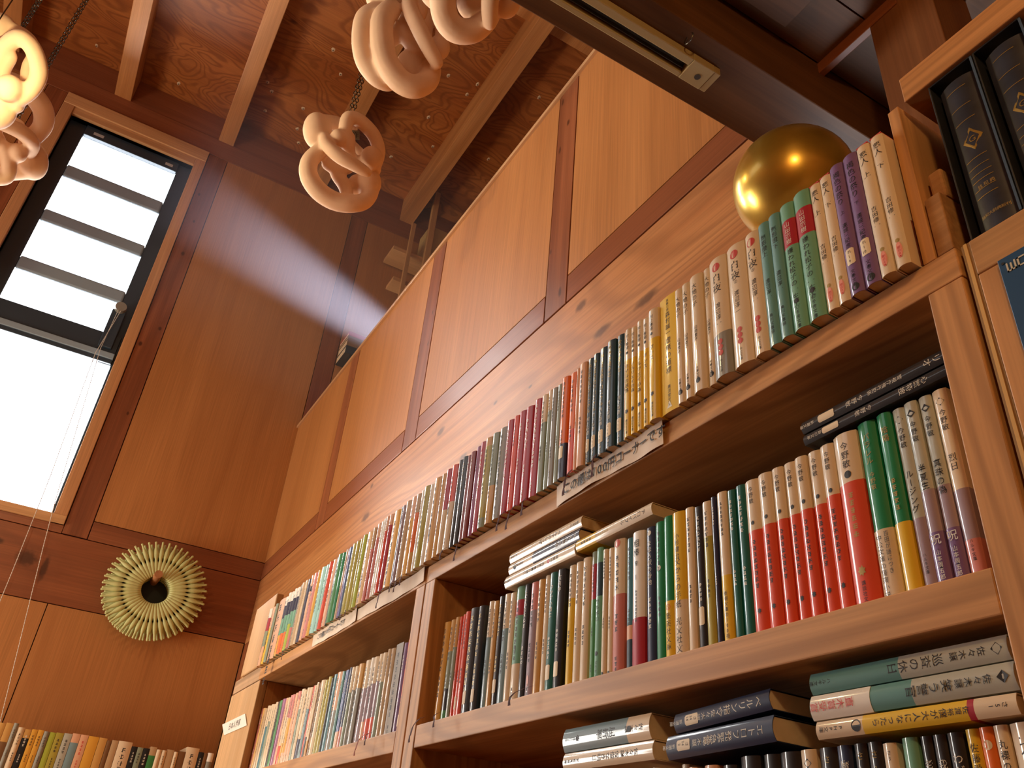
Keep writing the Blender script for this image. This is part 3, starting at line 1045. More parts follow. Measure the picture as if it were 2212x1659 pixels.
# beaded pull cords of the window
pc = empty('pull_cord', (0, 0, 0))
tag(pc, 'pair of pale beaded pull cords hanging from the window crank', 'cord')
for nm, pts in (('cord_strand', [(0.005, -0.715, 3.88), (0.030, -0.748, 3.58), (0.048, -0.722, 2.9), (0.05, -0.716, 2.45), (0.05, -0.714, 1.62)]),
                ('cord_strand', [(0.005, -0.728, 3.88), (0.020, -0.735, 3.62), (0.045, -0.665, 2.80), (0.05, -0.640, 2.58), (0.05, -0.547, 1.85), (0.05, -0.50, 1.62)])):
    mb = MB()
    L_ = [Vector(p_) for p_ in pts]
    dense = []
    for i in range(len(L_) - 1):
        n = max(2, int((L_[i + 1] - L_[i]).length / 0.006))
        dense += [L_[i].lerp(L_[i + 1], k / n) for k in range(n)]
    mb.tube(dense, [0.0021 if k % 2 else 0.0011 for k in range(len(dense))], M_CORD, 6)
    mb.build(nm, pc, smooth=True)


# clay mobiles: looped tubes and pods fused into one body, hung by a chain
def spline(pts, n=9):
    P_ = [Vector(p_) for p_ in pts]
    out = []
    for i in range(len(P_) - 1):
        p0, p1, p2, p3 = P_[max(i - 1, 0)], P_[i], P_[i + 1], P_[min(i + 2, len(P_) - 1)]
        for k in range(n):
            t = k / n
            out.append(0.5 * ((2 * p1) + (p2 - p0) * t + (2 * p0 - 5 * p1 + 4 * p2 - p3) * t * t + (3 * p1 - p0 - 3 * p2 + p3) * t ** 3))
    out.append(P_[-1])
    return out


def clay(shapes):
    mb = MB()
    for kind, pts, rad in shapes:
        if kind == 't':
            pp = spline(pts)
            m = len(pp)
            rad = (rad[0] * 1.10, rad[1] * 1.10)
            rr = [rad[0] + (rad[1] - rad[0]) * math.sin(PI * i / (m - 1)) ** 0.7 for i in range(m)]
            mb.tube(pp, rr, M_CLAY, 14)
            mb.sphere(pp[0], rr[0] * 0.98, M_CLAY, 12, 8)
            mb.sphere(pp[-1], rr[-1] * 0.98, M_CLAY, 12, 8)
        else:
            mb.sphere(pts, 1.0, M_CLAY, 20, 14, rad)
    return mb


# coordinates in metres: (right, towards the viewer, up) as the piece hangs
A_ = [('t', [(-0.050, 0.02, 0.012), (-0.095, 0.03, -0.035), (-0.100, 0.035, -0.085), (-0.072, 0.035, -0.130), (-0.025, 0.03, -0.158), (0.025, 0.03, -0.165), (0.072, 0.02, -0.152), (0.100, 0.0, -0.115)], (0.021, 0.028)),
      ('s', (0.088, -0.005, -0.085), (0.043, 0.040, 0.050)),
      ('s', (0.055, -0.02, -0.092), (0.033, 0.028, 0.036)),
      ('s', (-0.072, 0.0, 0.068), (0.046, 0.042, 0.060)),
      ('t', [(-0.058, 0.0, 0.10), (-0.02, -0.03, 0.108), (0.02, -0.03, 0.100)], (0.020, 0.022)),
      ('t', [(0.018, 0.03, 0.020), (0.012, 0.035, 0.070), (0.024, 0.03, 0.108), (0.062, 0.015, 0.106), (0.105, 0.0, 0.070), (0.122, 0.0, 0.020), (0.112, 0.0, -0.028)], (0.018, 0.021)),
      ('s', (0.096, 0.028, -0.012), (0.036, 0.034, 0.037)),
      ('t', [(0.100, -0.03, -0.01), (0.062, -0.04, 0.022), (0.030, -0.045, 0.060), (0.040, -0.03, 0.100)], (0.015, 0.017)),
      ('t', [(-0.052, 0.035, 0.040), (-0.045, 0.065, 0.005), (-0.010, 0.080, -0.030), (0.035, 0.075, -0.052), (0.078, 0.060, -0.070)], (0.014, 0.021)),
      ('s', (-0.010, 0.045, 0.036), (0.027, 0.030, 0.029)),
      ('t', [(0.026, 0.02, 0.050), (0.024, 0.01, 0.010), (0.030, -0.01, -0.030), (-0.01, -0.01, -0.055), (0.012, 0.0, -0.100), (0.020, 0.015, -0.135)], (0.018, 0.021)),
      ('t', [(0.040, -0.005, -0.022), (0.085, -0.01, -0.02), (0.11, -0.01, -0.04)], (0.020, 0.022)),
      ('t', [(-0.040, 0.0, -0.035), (-0.01, 0.0, -0.045), (0.02, 0.0, -0.04)], (0.019, 0.021))]
B_ = [('s', (-0.030, 0.0, 0.128), (0.065, 0.055, 0.062)),
      ('t', [(-0.062, 0.02, 0.075), (-0.098, 0.02, 0.050), (-0.108, 0.02, -0.010), (-0.100, 0.02, -0.065), (-0.072, 0.02, -0.105), (-0.040, 0.0, -0.112)], (0.024, 0.026)),
      ('t', [(-0.030, 0.055, 0.065), (-0.055, 0.065, 0.030), (-0.058, 0.065, -0.030), (-0.045, 0.060, -0.085), (-0.012, 0.055, -0.128), (0.028, 0.050, -0.140), (0.066, 0.035, -0.115), (0.080, 0.015, -0.070)], (0.026, 0.030)),
      ('s', (0.030, -0.01, -0.060), (0.045, 0.040, 0.048)),
      ('t', [(0.020, 0.070, 0.100), (0.018, 0.080, 0.060), (0.036, 0.090, 0.010), (0.062, 0.085, -0.040), (0.088, 0.070, -0.078)], (0.017, 0.021)),
      ('s', (0.050, 0.055, 0.075), (0.020, 0.022, 0.036)),
      ('t', [(0.060, 0.0, 0.150), (0.105, 0.0, 0.130), (0.118, 0.0, 0.070), (0.116, 0.0, 0.020), (0.104, 0.02, -0.020)], (0.018, 0.020)),
      ('s', (0.102, 0.035, -0.020), (0.030, 0.032, 0.034)),
      ('t', [(0.045, -0.01, 0.140), (0.072, -0.02, 0.085), (0.070, -0.02, 0.020), (0.090, 0.0, -0.02)], (0.018, 0.020)),
      ('t', [(0.0, 0.02, 0.03), (0.03, 0.02, -0.005), (0.066, 0.02, -0.030)], (0.020, 0.024)),
      ('t', [(-0.085, 0.0, 0.02), (-0.045, 0.0, 0.005), (-0.01, 0.01, 0.02), (0.02, 0.02, 0.06)], (0.019, 0.022))]


def clay_body(shapes, name):
    o = clay(shapes).build(name, None, smooth=True, angle=180, link=False)
    C.objects.link(o)
    rm = o.modifiers.new('fuse', 'REMESH')
    rm.mode = 'VOXEL'
    rm.voxel_size = 0.0042
    rm.use_smooth_shade = True
    sm = o.modifiers.new('soften', 'SMOOTH')
    sm.factor = 0.5
    sm.iterations = 6
    return o


def chain_mesh(z0, z1, strands=1):
    mb = MB()
    for s in range(strands):
        n = int((z1 - z0) / 0.017)
        for k in range(n):
            zc = z0 + 0.017 * k + 0.011
            pts = []
            for i in range(12):
                q = 2 * PI * i / 12
                u, v = 0.0055 * math.cos(q), 0.0115 * math.sin(q)
                xo = 0.012 * (s - (strands - 1) / 2)
                pts.append((xo + (u if k % 2 else 0), 0 if k % 2 else u, zc + v))
            mb.tube(pts, 0.0016, M_CHAIN, 5, closed=True)
    return mb


def mobile(c, shapes, scale, rz, label, ctop=5.47, tilt=(0, 0)):
    root = empty('hanging_sculpture', c, (0, 0, rz))
    tag(root, label, 'sculpture', 'looped clay mobiles hanging from the ceiling')
    o = clay_body(shapes, 'body')
    o.parent = root
    o.matrix_local = Matrix.Rotation(tilt[0], 4, 'X') @ Matrix.Rotation(tilt[1], 4, 'Y') @ Matrix.Scale(scale, 4)
    ch = chain_mesh(0.075 * scale, ctop - c[2] - 0.02, 2).build('chain', root, smooth=True)
    hk_ = MB().tube([(0.012 * math.cos(q), 0, ctop - c[2] - 0.014 + 0.012 * math.sin(q)) for q in [2 * PI * i / 16 for i in range(16)]], 0.0022, M_CHAIN, 6, closed=True)
    hk_.build('ceiling_ring', root, smooth=True)
    if c[1] > -0.3 and c[0] < 2.3:
        lb_ = MB().box(0.033, 0.060, -0.002, -0.0005, 0.050, 0.080, plain('grey tag paper', (0.20, 0.18, 0.12), 0.6))
        lt = lb_.build('hang_tag', o)
        tb = MB()
        put_text(tb, '作', 0.047, 0.077, 0.022, M_INK, lambda x: -0.0025)
        tb.build('tag_lettering', lt)
    return root


def face_cam(c):
    d = Vector((4.18, -0.51, 0)) - Vector((c[0], c[1], 0))
    return math.atan2(d.y, d.x) - PI / 2 + PI


def flip(shapes):      # (right, toward, up) -> local x, -y, z
    out = []
    for k, p_, r_ in shapes:
        if k == 't':
            out.append((k, [(q[0], -q[1], q[2]) for q in p_], r_))
        else:
            out.append((k, (p_[0], -p_[1], p_[2]), r_))
    return out


FA, FB = flip(A_), flip(B_)
VT = math.radians(28)
RL = math.radians(-14.6)
c1 = (2.100, -0.172, 3.500)
mobile(c1, FA, 1.06, face_cam(c1), 'looped clay mobile hanging lowest in front of the joists', tilt=(VT, RL))
c2 = (2.520, -0.152, 3.625)
mobile(c2, FB, 1.12, face_cam(c2), 'clay mobile with three long loops, above and right of the lowest one', tilt=(VT, RL))
c3 = (2.93, -0.085, 3.500)
mobile(c3, FB, 1.08, face_cam(c3), 'clay mobile at the top edge of the picture, only its pale underside showing', tilt=(VT + 0.5, 0.4))
c4 = (1.637, -1.275, 3.656)
mobile(c4, FA, 1.25, face_cam(c4) - 0.9, 'brightly lit yellow glowing clay mobile nearest the top left corner', tilt=(VT, 0.7))
c5 = (1.195, -1.262, 3.735)
mobile(c5, FA, 1.30, face_cam(c5) + 0.5, 'white glowing clay mobile beside the upper left of the window', tilt=(VT, 2.3))
# assumed bulb just out of view, added to brighten the left pair of mobiles
em, nt, p = base_mat('assumed bulb glow')
p.inputs['Emission Color'].default_value = (1.0, 0.80, 0.42, 1)
p.inputs['Emission Strength'].default_value = 600
lbv = empty('assumed_bulb', (1.97, -1.235, 3.31))
tag(lbv, 'assumed small bulb out of view at the left edge, lighting the bright mobiles', 'bulb')
MB().sphere((0, 0, 0), 0.028, em, 20, 14).build('globe', lbv, smooth=True, angle=180)
MB().cyl((0, 0, 0.026), (0, 0, 0.060), 0.013, 0.013, M_CHAIN, 16).build('socket', lbv, smooth=True)
MB().tube([(0, 0, 0.06), (0, 0, 2.15)], 0.002, M_CHAIN, 6).build('flex', lbv, smooth=True)

# shelf of planks in the loft corner with a carton and books
ls = empty('loft_shelf', (0, 0, 0))
tag(ls, 'pale plank shelving standing in the loft corner above the partition', 'shelf')
for z0, y0 in ((4.868, 0.612), (4.632, 0.650), (3.905, 0.505)):
    cpart('plank', 0.012 if z0 != 4.632 else 0.06, 0.180, y0, 1.25, z0, z0 + 0.028, W_LOFT, ls, 0.001)
for y0 in (0.815, 1.205):
    cpart('post', 0.181, 0.215, y0, y0 + 0.038, 2.662, 5.465, W_LOFT_Z, ls, 0.001)
cpart('post', 0.181, 0.205, 0.700, 0.726, 4.2, 5.12, W_LOFT_Z, ls, 0.001)
cx = MB().box(0.010, 0.178, 0.83, 1.10, 4.897, 5.185, M_CARTON).build('carton', bevel=0.002)
tag(cx, 'tan board carton on the highest loft plank', 'box')
stack = (('K', 0.028), ('H', 0.020), ('H', 0.048), ('B', 0.052))
z = 4.140
names = ('topmost dark red book of the flat stack above the partition', 'second book down with pale pages in the stack above the partition',
         'third thick book down with pale pages in the stack above the partition', 'thick black book under the stack above the partition')
for (c_, t_), nm in zip(stack, names):
    z -= t_ + 0.0005
    rb = empty('hardback_book', (0.03, 0.452, z))
    tag(rb, nm, 'book', 'books in the loft corner')
    mb = MB()
    mb.box(0, 0.165, 0, 0.118, 0, 0.0025, cov(c_)).box(0, 0.165, 0, 0.118, t_ - 0.0025, t_, cov(c_)).box(0.163, 0.166, 0, 0.118, 0.0025, t_ - 0.0025, cov(c_))
    mb.build('cover', rb)
    MB().box(0.003, 0.1625, 0.003, 0.115, 0.003, t_ - 0.003, M_PAGES).build('page_block', rb)
for k, (c_, y0) in enumerate((('N', 0.655), ('C', 0.688))):
    rb = book(0.030, 0.235, c_ if c_ == 'C' else 'N70C', dp=0.13, name='hardback_book')
    rb.location = (0.178, y0, 3.934)
    rb.rotation_euler = (0, 0, PI / 2)
    tag(rb, ('navy and cream book' if c_ == 'N' else 'cream book') + ' peeking over the partition under the loft planks', 'book', 'books in the loft corner')

# slipcased dictionaries on the third bookcase
M_SLIP = plain('black slipcase board', (0.012, 0.014, 0.020), 0.5, mottle=0.3, scale=50)
M_SLIPE = plain('worn slipcase edge', (0.05, 0.085, 0.14), 0.5)
M_SPINE = plain('dark blue leather spine', (0.030, 0.034, 0.050), 0.38, mottle=0.35, scale=60)
M_GILT = plain('gilt tooling', (0.42, 0.28, 0.07), 0.4, 0.6)
for n_, (x0, x1, lab) in enumerate(((3.9252, 3.9660, 'dark blue slipcased dictionary with a gilt diamond, left of two'),
                                   (3.9668, 4.0085, 'dark blue slipcased dictionary with a gilt diamond, right of two'))):
    rt = empty('slipcased_book', (x0, 0.002, 1.8535))
    tag(rt, lab, 'book', 'slipcased dictionaries')
    wd, ht = x1 - x0, 0.1785
    sc_ = MB()
    t = 0.0016
    sc_.box(0, t, 0, 0.12, 0, ht, M_SLIP).box(wd - t, wd, 0, 0.12, 0, ht, M_SLIP).box(t, wd - t, 0, 0.12, 0, t, M_SLIP).box(t, wd - t, 0, 0.12, ht - t, ht, M_SLIP).box(t, wd - t, 0.118, 0.12, t, ht - t, M_SLIP)
    so_ = sc_.build('slipcase', rt, bevel=0.0006)
    MB().box(wd - t - 0.0002, wd + 0.0001, -0.0004, 0.0003, 0.002, ht - 0.002, M_SLIPE).build('worn_edge', so_)
    bw, bh = wd - 0.0085, ht - 0.013
    mb = MB()
    wrap(mb, bw, 0.11, 0.0045, 0, bh, M_SPINE, 0.0)
    cv_ = mb.build('cover', rt, smooth=True, angle=60)
    cv_.location = (0.0052, 0.0075, 0.003)
    pg_ = MB().box(0.002, bw - 0.002, 0.002, 0.108, 0.003, bh - 0.003, M_PAGES).build('page_block', rt)
    pg_.location = cv_.location
    yy = lambda x, bw=bw: -0.0045 * (1 - min(1, abs(2 * x / bw - 1)) ** 2) - 0.0002
    orn = MB()
    zc, xm = bh * 0.565, bw / 2
    dia = [(xm, zc + 0.0125), (xm + 0.0085, zc), (xm, zc - 0.0125), (xm - 0.0085, zc)]
    inn = [(xm, zc + 0.0090), (xm + 0.0058, zc), (xm, zc - 0.0090), (xm - 0.0058, zc)]
    vs_ = [(x, yy(x), z_) for x, z_ in dia + inn]
    orn.add(vs_, [(k, (k + 1) % 4, 4 + (k + 1) % 4, 4 + k) for k in range(4)], M_GILT)
    oo = orn.build('gilt_diamond', rt)
    oo.location = cv_.location
    og = MB()
    put_text(og, 'G', xm, zc + 0.0042, 0.0085, M_GILT, lambda x: yy(x) - 0.0001)
    og.build('gilt_initial', rt).location = cv_.location
    for z_ in (0.93, 0.80, 0.70, 0.44, 0.385, 0.34, 0.30, 0.245, 0.20):
        ob_ = MB()
        n8 = 8
        xs_ = [xm - bw * 0.33 + bw * 0.55 * k / n8 for k in range(n8 + 1)]
        for k in range(n8 + 1):
            ob_.v += [(xs_[k], yy(xs_[k]), bh * z_), (xs_[k], yy(xs_[k]), bh * z_ + 0.0006)]
        for k in range(n8):
            ob_.f.append([2 * k, 2 * k + 2, 2 * k + 3, 2 * k + 1])
            ob_.m.append(ob_.mi(M_GILT))
        ob_.build('gilt_band', rt).location = cv_.location
    lt_ = MB()
    rr = random.Random(5 + n_)
    for i in range(7):
        put_text(lt_, '独和大辭典新刊'[i], xm - 0.0095 + i * 0.0033, bh * 0.10, 0.0036, M_GOLDT, lambda x: yy(x) - 0.0001)
    for i in range(3):
        put_text(lt_, '独和典'[i], xm - 0.005 + i * 0.005, bh * 0.275, 0.0042, M_GOLDT, lambda x: yy(x) - 0.0001)
    l2 = lt_.build('title_lettering', rt)
    l2.location = cv_.location
# offcuts standing beside the bookend
o1 = MB().box(3.8985, 3.9125, 0.0005, 0.055, 1.8565, 1.917, W_BLOCK).build('wood_offcut', bevel=0.001)
tag(o1, 'rough sawn wooden offcut on the top shelf end below the slipcases', 'wood block')
o2 = MB().box(3.9005, 3.9135, 0.010, 0.055, 1.9175, 1.950, W_BLOCK).build('wood_offcut', bevel=0.0025)
tag(o2, 'small rounded wooden offcut lying on the rough sawn one', 'wood block')
# blue sign
sg = empty('sign_board', (3.9418, -0.001, 1.60))
tag(sg, 'navy blue sign with pale letters on the post under the slipcases', 'sign')
MB().box(0, 0.30, -0.003, 0.0, 0, 0.2195, M_SIGN).build('panel', sg, bevel=0.0006)
MB().cyl((0.0035, -0.0031, 0.2145), (0.0035, -0.0036, 0.2145), 0.0011, 0.0011, M_INK, 12).build('nail_head', sg)
sl_ = MB()
for pts in (((0, 1), (0, 0), (1, 0), (1, 1)), ((0.5, 0), (0.5, 0.85))):
    for (ax, az), (bx, bz) in zip(pts[:-1], pts[1:]):
        x0, x1, z0, z1 = min(ax, bx), max(ax, bx), min(az, bz), max(az, bz)
        sl_.box(0.0058 + x0 * 0.0056 - 0.0006, 0.0058 + x1 * 0.0056 + 0.0006, -0.0034, -0.003, 0.206 + z0 * 0.0066 - 0.0006, 0.206 + z1 * 0.0066 + 0.0006, M_SIGNT)
for (ax, az, bx, bz) in ((0, 0, 0, 1), (0, 0, 1, 0), (0, 1, 1, 1), (1, 0, 1, 1)):
    sl_.box(0.0138 + ax * 0.0056 - 0.0006, 0.0138 + bx * 0.0056 + 0.0006, -0.0034, -0.003, 0.206 + az * 0.0066 - 0.0006, 0.206 + bz * 0.0066 + 0.0006, M_SIGNT)
sl_.build('lettering', sg)


# paper strips pinned along the top shelf edge
def strip(x0, x1, z0, z1, label, txt, tx, tz, size, y=-0.0016):
    root = empty('paper_strip', (x0, y, z0))
    tag(root, label, 'paper label')
    n = 40
    vs, fs = [], []
    rr = random.Random(int(x0 * 100))
    ph = rr.random() * 6
    bow = lambda u: -0.0012 * math.sin(u * 9 + ph) - 0.0008 * math.sin(u * 23 + ph)
    for i in range(n + 1):
        u = i / n
        x = u * (x1 - x0)
        zt = (z1 - z0) + 0.0012 * math.sin(u * 11 + ph)
        zb = 0.0016 * math.sin(u * 7 + ph * 2)
        for th in (0, 0.0003):
            vs += [(x, bow(u) + th - 0.0010, zb), (x, bow(u) + th - 0.0024, zt)]
    for i in range(n):
        o = i * 4
        fs += [(o, o + 4, o + 5, o + 1), (o + 3, o + 7, o + 6, o + 2), (o + 1, o + 5, o + 7, o + 3), (o, o + 2, o + 6, o + 4)]
    fs += [(0, 1, 3, 2), (n * 4, n * 4 + 2, n * 4 + 3, n * 4 + 1)]
    MB().add(vs, fs, M_PAPER).build('paper', root, smooth=True, angle=40)
    tb = MB()
    put_text(tb, txt, tx, tz, size, M_INK, lambda x: bow(max(0, min(1, x / (x1 - x0)))) - 0.0030, horizontal=True, pitch=1.0, wide=0.95)
    for dx_ in (0.0004, -0.0003):
        put_text(tb, txt, tx + dx_, tz + dx_ * 0.6, size, M_INK, lambda x: bow(max(0, min(1, x / (x1 - x0)))) - 0.0031, horizontal=True, pitch=1.0, wide=0.95)
    tb.build('handwriting', root)


strip(3.349, 3.564, 1.830, 1.859, 'long cream paper strip with handwriting about a 100 yen corner on the top shelf edge', 'この棚は100円コーナーです', 0.020, 0.014, 0.0165)
strip(2.369, 2.640, 1.831, 1.8585, 'cream paper strip with faint handwriting on the left half of the top shelf edge', 'この棚は100円コーナーです', 0.040, 0.014, 0.0135)
strip(2.640, 2.95, 1.831, 1.8555, 'blank pale paper strip on the top shelf edge left of the double posts', ' ', 0.02, 0.014, 0.012)
lab = empty('paper_label', (1.692, 0.0008, 1.737))
tag(lab, 'small white handwritten paper label on the left end board', 'paper label')
MB().add([(0.0, -0.0012, -0.017), (0.238, -0.0012, -0.017), (0.190, -0.0012, 0.0165), (-0.056, -0.0012, 0.0165),
          (0.0, 0.0, -0.017), (0.238, 0.0, -0.017), (0.190, 0.0, 0.0165), (-0.056, 0.0, 0.0165)],
         [(0, 1, 2, 3), (7, 6, 5, 4), (0, 4, 5, 1), (1, 5, 6, 2), (2, 6, 7, 3), (3, 7, 4, 0)], M_WHITEP).build('paper', lab)
tb = MB()
put_text(tb, '日本人作家', 0.035, 0.0, 0.019, M_INK, lambda x: -0.0015, horizontal=True, wide=1.25)
tb.build('handwriting', lab)


# ribbon bookmarks hanging over shelf edges
def ribbon(x, z, ln, swing, label, mat=None, y=-0.014, lean=0.0):
    mat = mat or M_RIB
    root = empty('ribbon_bookmark', (x, 0, z))
    tag(root, label, 'ribbon')
    pts = [(0.0 - swing * 0.3, y + 0.008, 0.004), (0, y + 0.002, 0.0015), (swing * 0.25, y - 0.003, -ln * 0.18), (swing * 0.6, y - 0.006, -ln * 0.5), (swing, y - 0.0065 + lean, -ln)]
    pp = spline(pts, 6)
    mb = MB()
    vs, fs = [], []
    for i, q in enumerate(pp):
        w_ = 0.0011 + 0.0006 * math.sin(i * 0.7)
        vs += [(q.x - w_, q.y, q.z), (q.x + w_, q.y + 0.0006, q.z), (q.x + w_, q.y + 0.001, q.z), (q.x - w_, q.y + 0.0004, q.z)]
    for i in range(len(pp) - 1):
        o = i * 4
        for k in range(4):
            fs.append((o + k, o + (k + 1) % 4, o + 4 + (k + 1) % 4, o + 4 + k))
    fs += [(3, 2, 1, 0), tuple(range(len(vs) - 4, len(vs)))]
    mb.add(vs, fs, mat).build('ribbon', root, smooth=True, angle=60)
    fr_ = MB()
    e = pp[-1]
    for k in range(5):
        d = (k - 2) * 0.0007
        fr_.tube([(e.x + d * 0.6, e.y, e.z + 0.001), (e.x + d * 1.4, e.y - 0.0004, e.z - 0.005), (e.x + d * 1.9, e.y, e.z - 0.009)], 0.00032, mat, 4)
    fr_.build('frayed_end', root)


rib = ((2.205, 0.020, 0.004), (2.585, 0.010, 0.010), (2.607, 0.007, 0.014), (2.795, 0.030, -0.004), (2.838, 0.014, 0.006), (2.870, 0.019, -0.005), (2.886, 0.013, 0.003), (3.052, 0.010, -0.008),
       (3.103, 0.027, -0.006), (3.232, 0.020, -0.006), (3.262, 0.026, -0.009), (3.290, 0.019, 0.003), (3.398, 0.026, -0.004), (3.452, 0.024, 0.003))
where = ('under the green banded books at the left', 'under the olive books, short and curled', 'beside the short curled one by the olive books', 'under the thick ochre book',
         'left of the orange brown book', 'left of the double posts, longest there', 'left of the double posts, shorter one', 'under the black pair of books',
         'under the purple and maroon books', 'leftmost under the crimson books', 'middle one under the crimson books', 'rightmost under the crimson books', 'crossing the handwritten strip at its left', 'crossing the handwritten strip further right')
for (x, ln, sw), wh in zip(rib, where):
    ribbon(x, 1.858, ln, sw, 'maroon ribbon bookmark on the top shelf ' + wh)
ribbon(2.816, 1.6085, 0.022, -0.010, 'faded red ribbon bookmark over the second shelf at left', M_RIBP)
ribbon(2.835, 1.6085, 0.010, 0.010, 'dark ribbon bookmark beside the faded red one', M_RIB)
ribbon(3.030, 1.6085, 0.022, -0.009, 'maroon ribbon bookmark on the second shelf right of the double posts')
ribbon(3.085, 1.6085, 0.010, 0.012, 'short dark ribbon bookmark below the black books on the second shelf')
ribbon(3.320, 1.6085, 0.008, -0.020, 'faint red ribbon bookmark on the second shelf below the green book')


# ------------------------------------------------------------------ dusty air of the loft corner, lit by the assumed loft spot
hm = bpy.data.materials.new('dusty air')
hm.use_nodes = True
ht_ = hm.node_tree
for n_ in list(ht_.nodes):
    if n_.type == 'BSDF_PRINCIPLED':
        ht_.nodes.remove(n_)
vs_ = ht_.nodes.new('ShaderNodeVolumeScatter')
vs_.inputs['Color'].default_value = (0.96, 0.96, 1.0, 1)
vs_.inputs['Density'].default_value = 0.05
tcn = ht_.nodes.new('ShaderNodeNewGeometry')
sxn = ht_.nodes.new('ShaderNodeSeparateXYZ')
rmp = ht_.nodes.new('ShaderNodeMapRange')
rmp.interpolation_type = 'SMOOTHSTEP'
rmp.inputs['From Min'].default_value = -0.85
rmp.inputs['From Max'].default_value = 0.25
rmp.inputs['To Min'].default_value = 0.0
rmp.inputs['To Max'].default_value = 0.16
ht_.links.new(tcn.outputs['Position'], sxn.inputs[0])
ht_.links.new(sxn.outputs['Y'], rmp.inputs['Value'])
ht_.links.new(rmp.outputs['Result'], vs_.inputs['Density'])
ht_.links.new(vs_.outputs[0], ht_.nodes['Material Output'].inputs['Volume'])
hz = MB().box(0.225, 0.90, -0.86, 1.55, 3.58, 5.14, hm).build('dusty_air')
hz['kind'] = 'stuff'
hz['label'] = 'dusty air catching a pale beam of light above the partition corner'
hz['category'] = 'haze'

# ================================================================== books
rnd = random.Random(3)
cm = lambda t=None: (0.026, t)
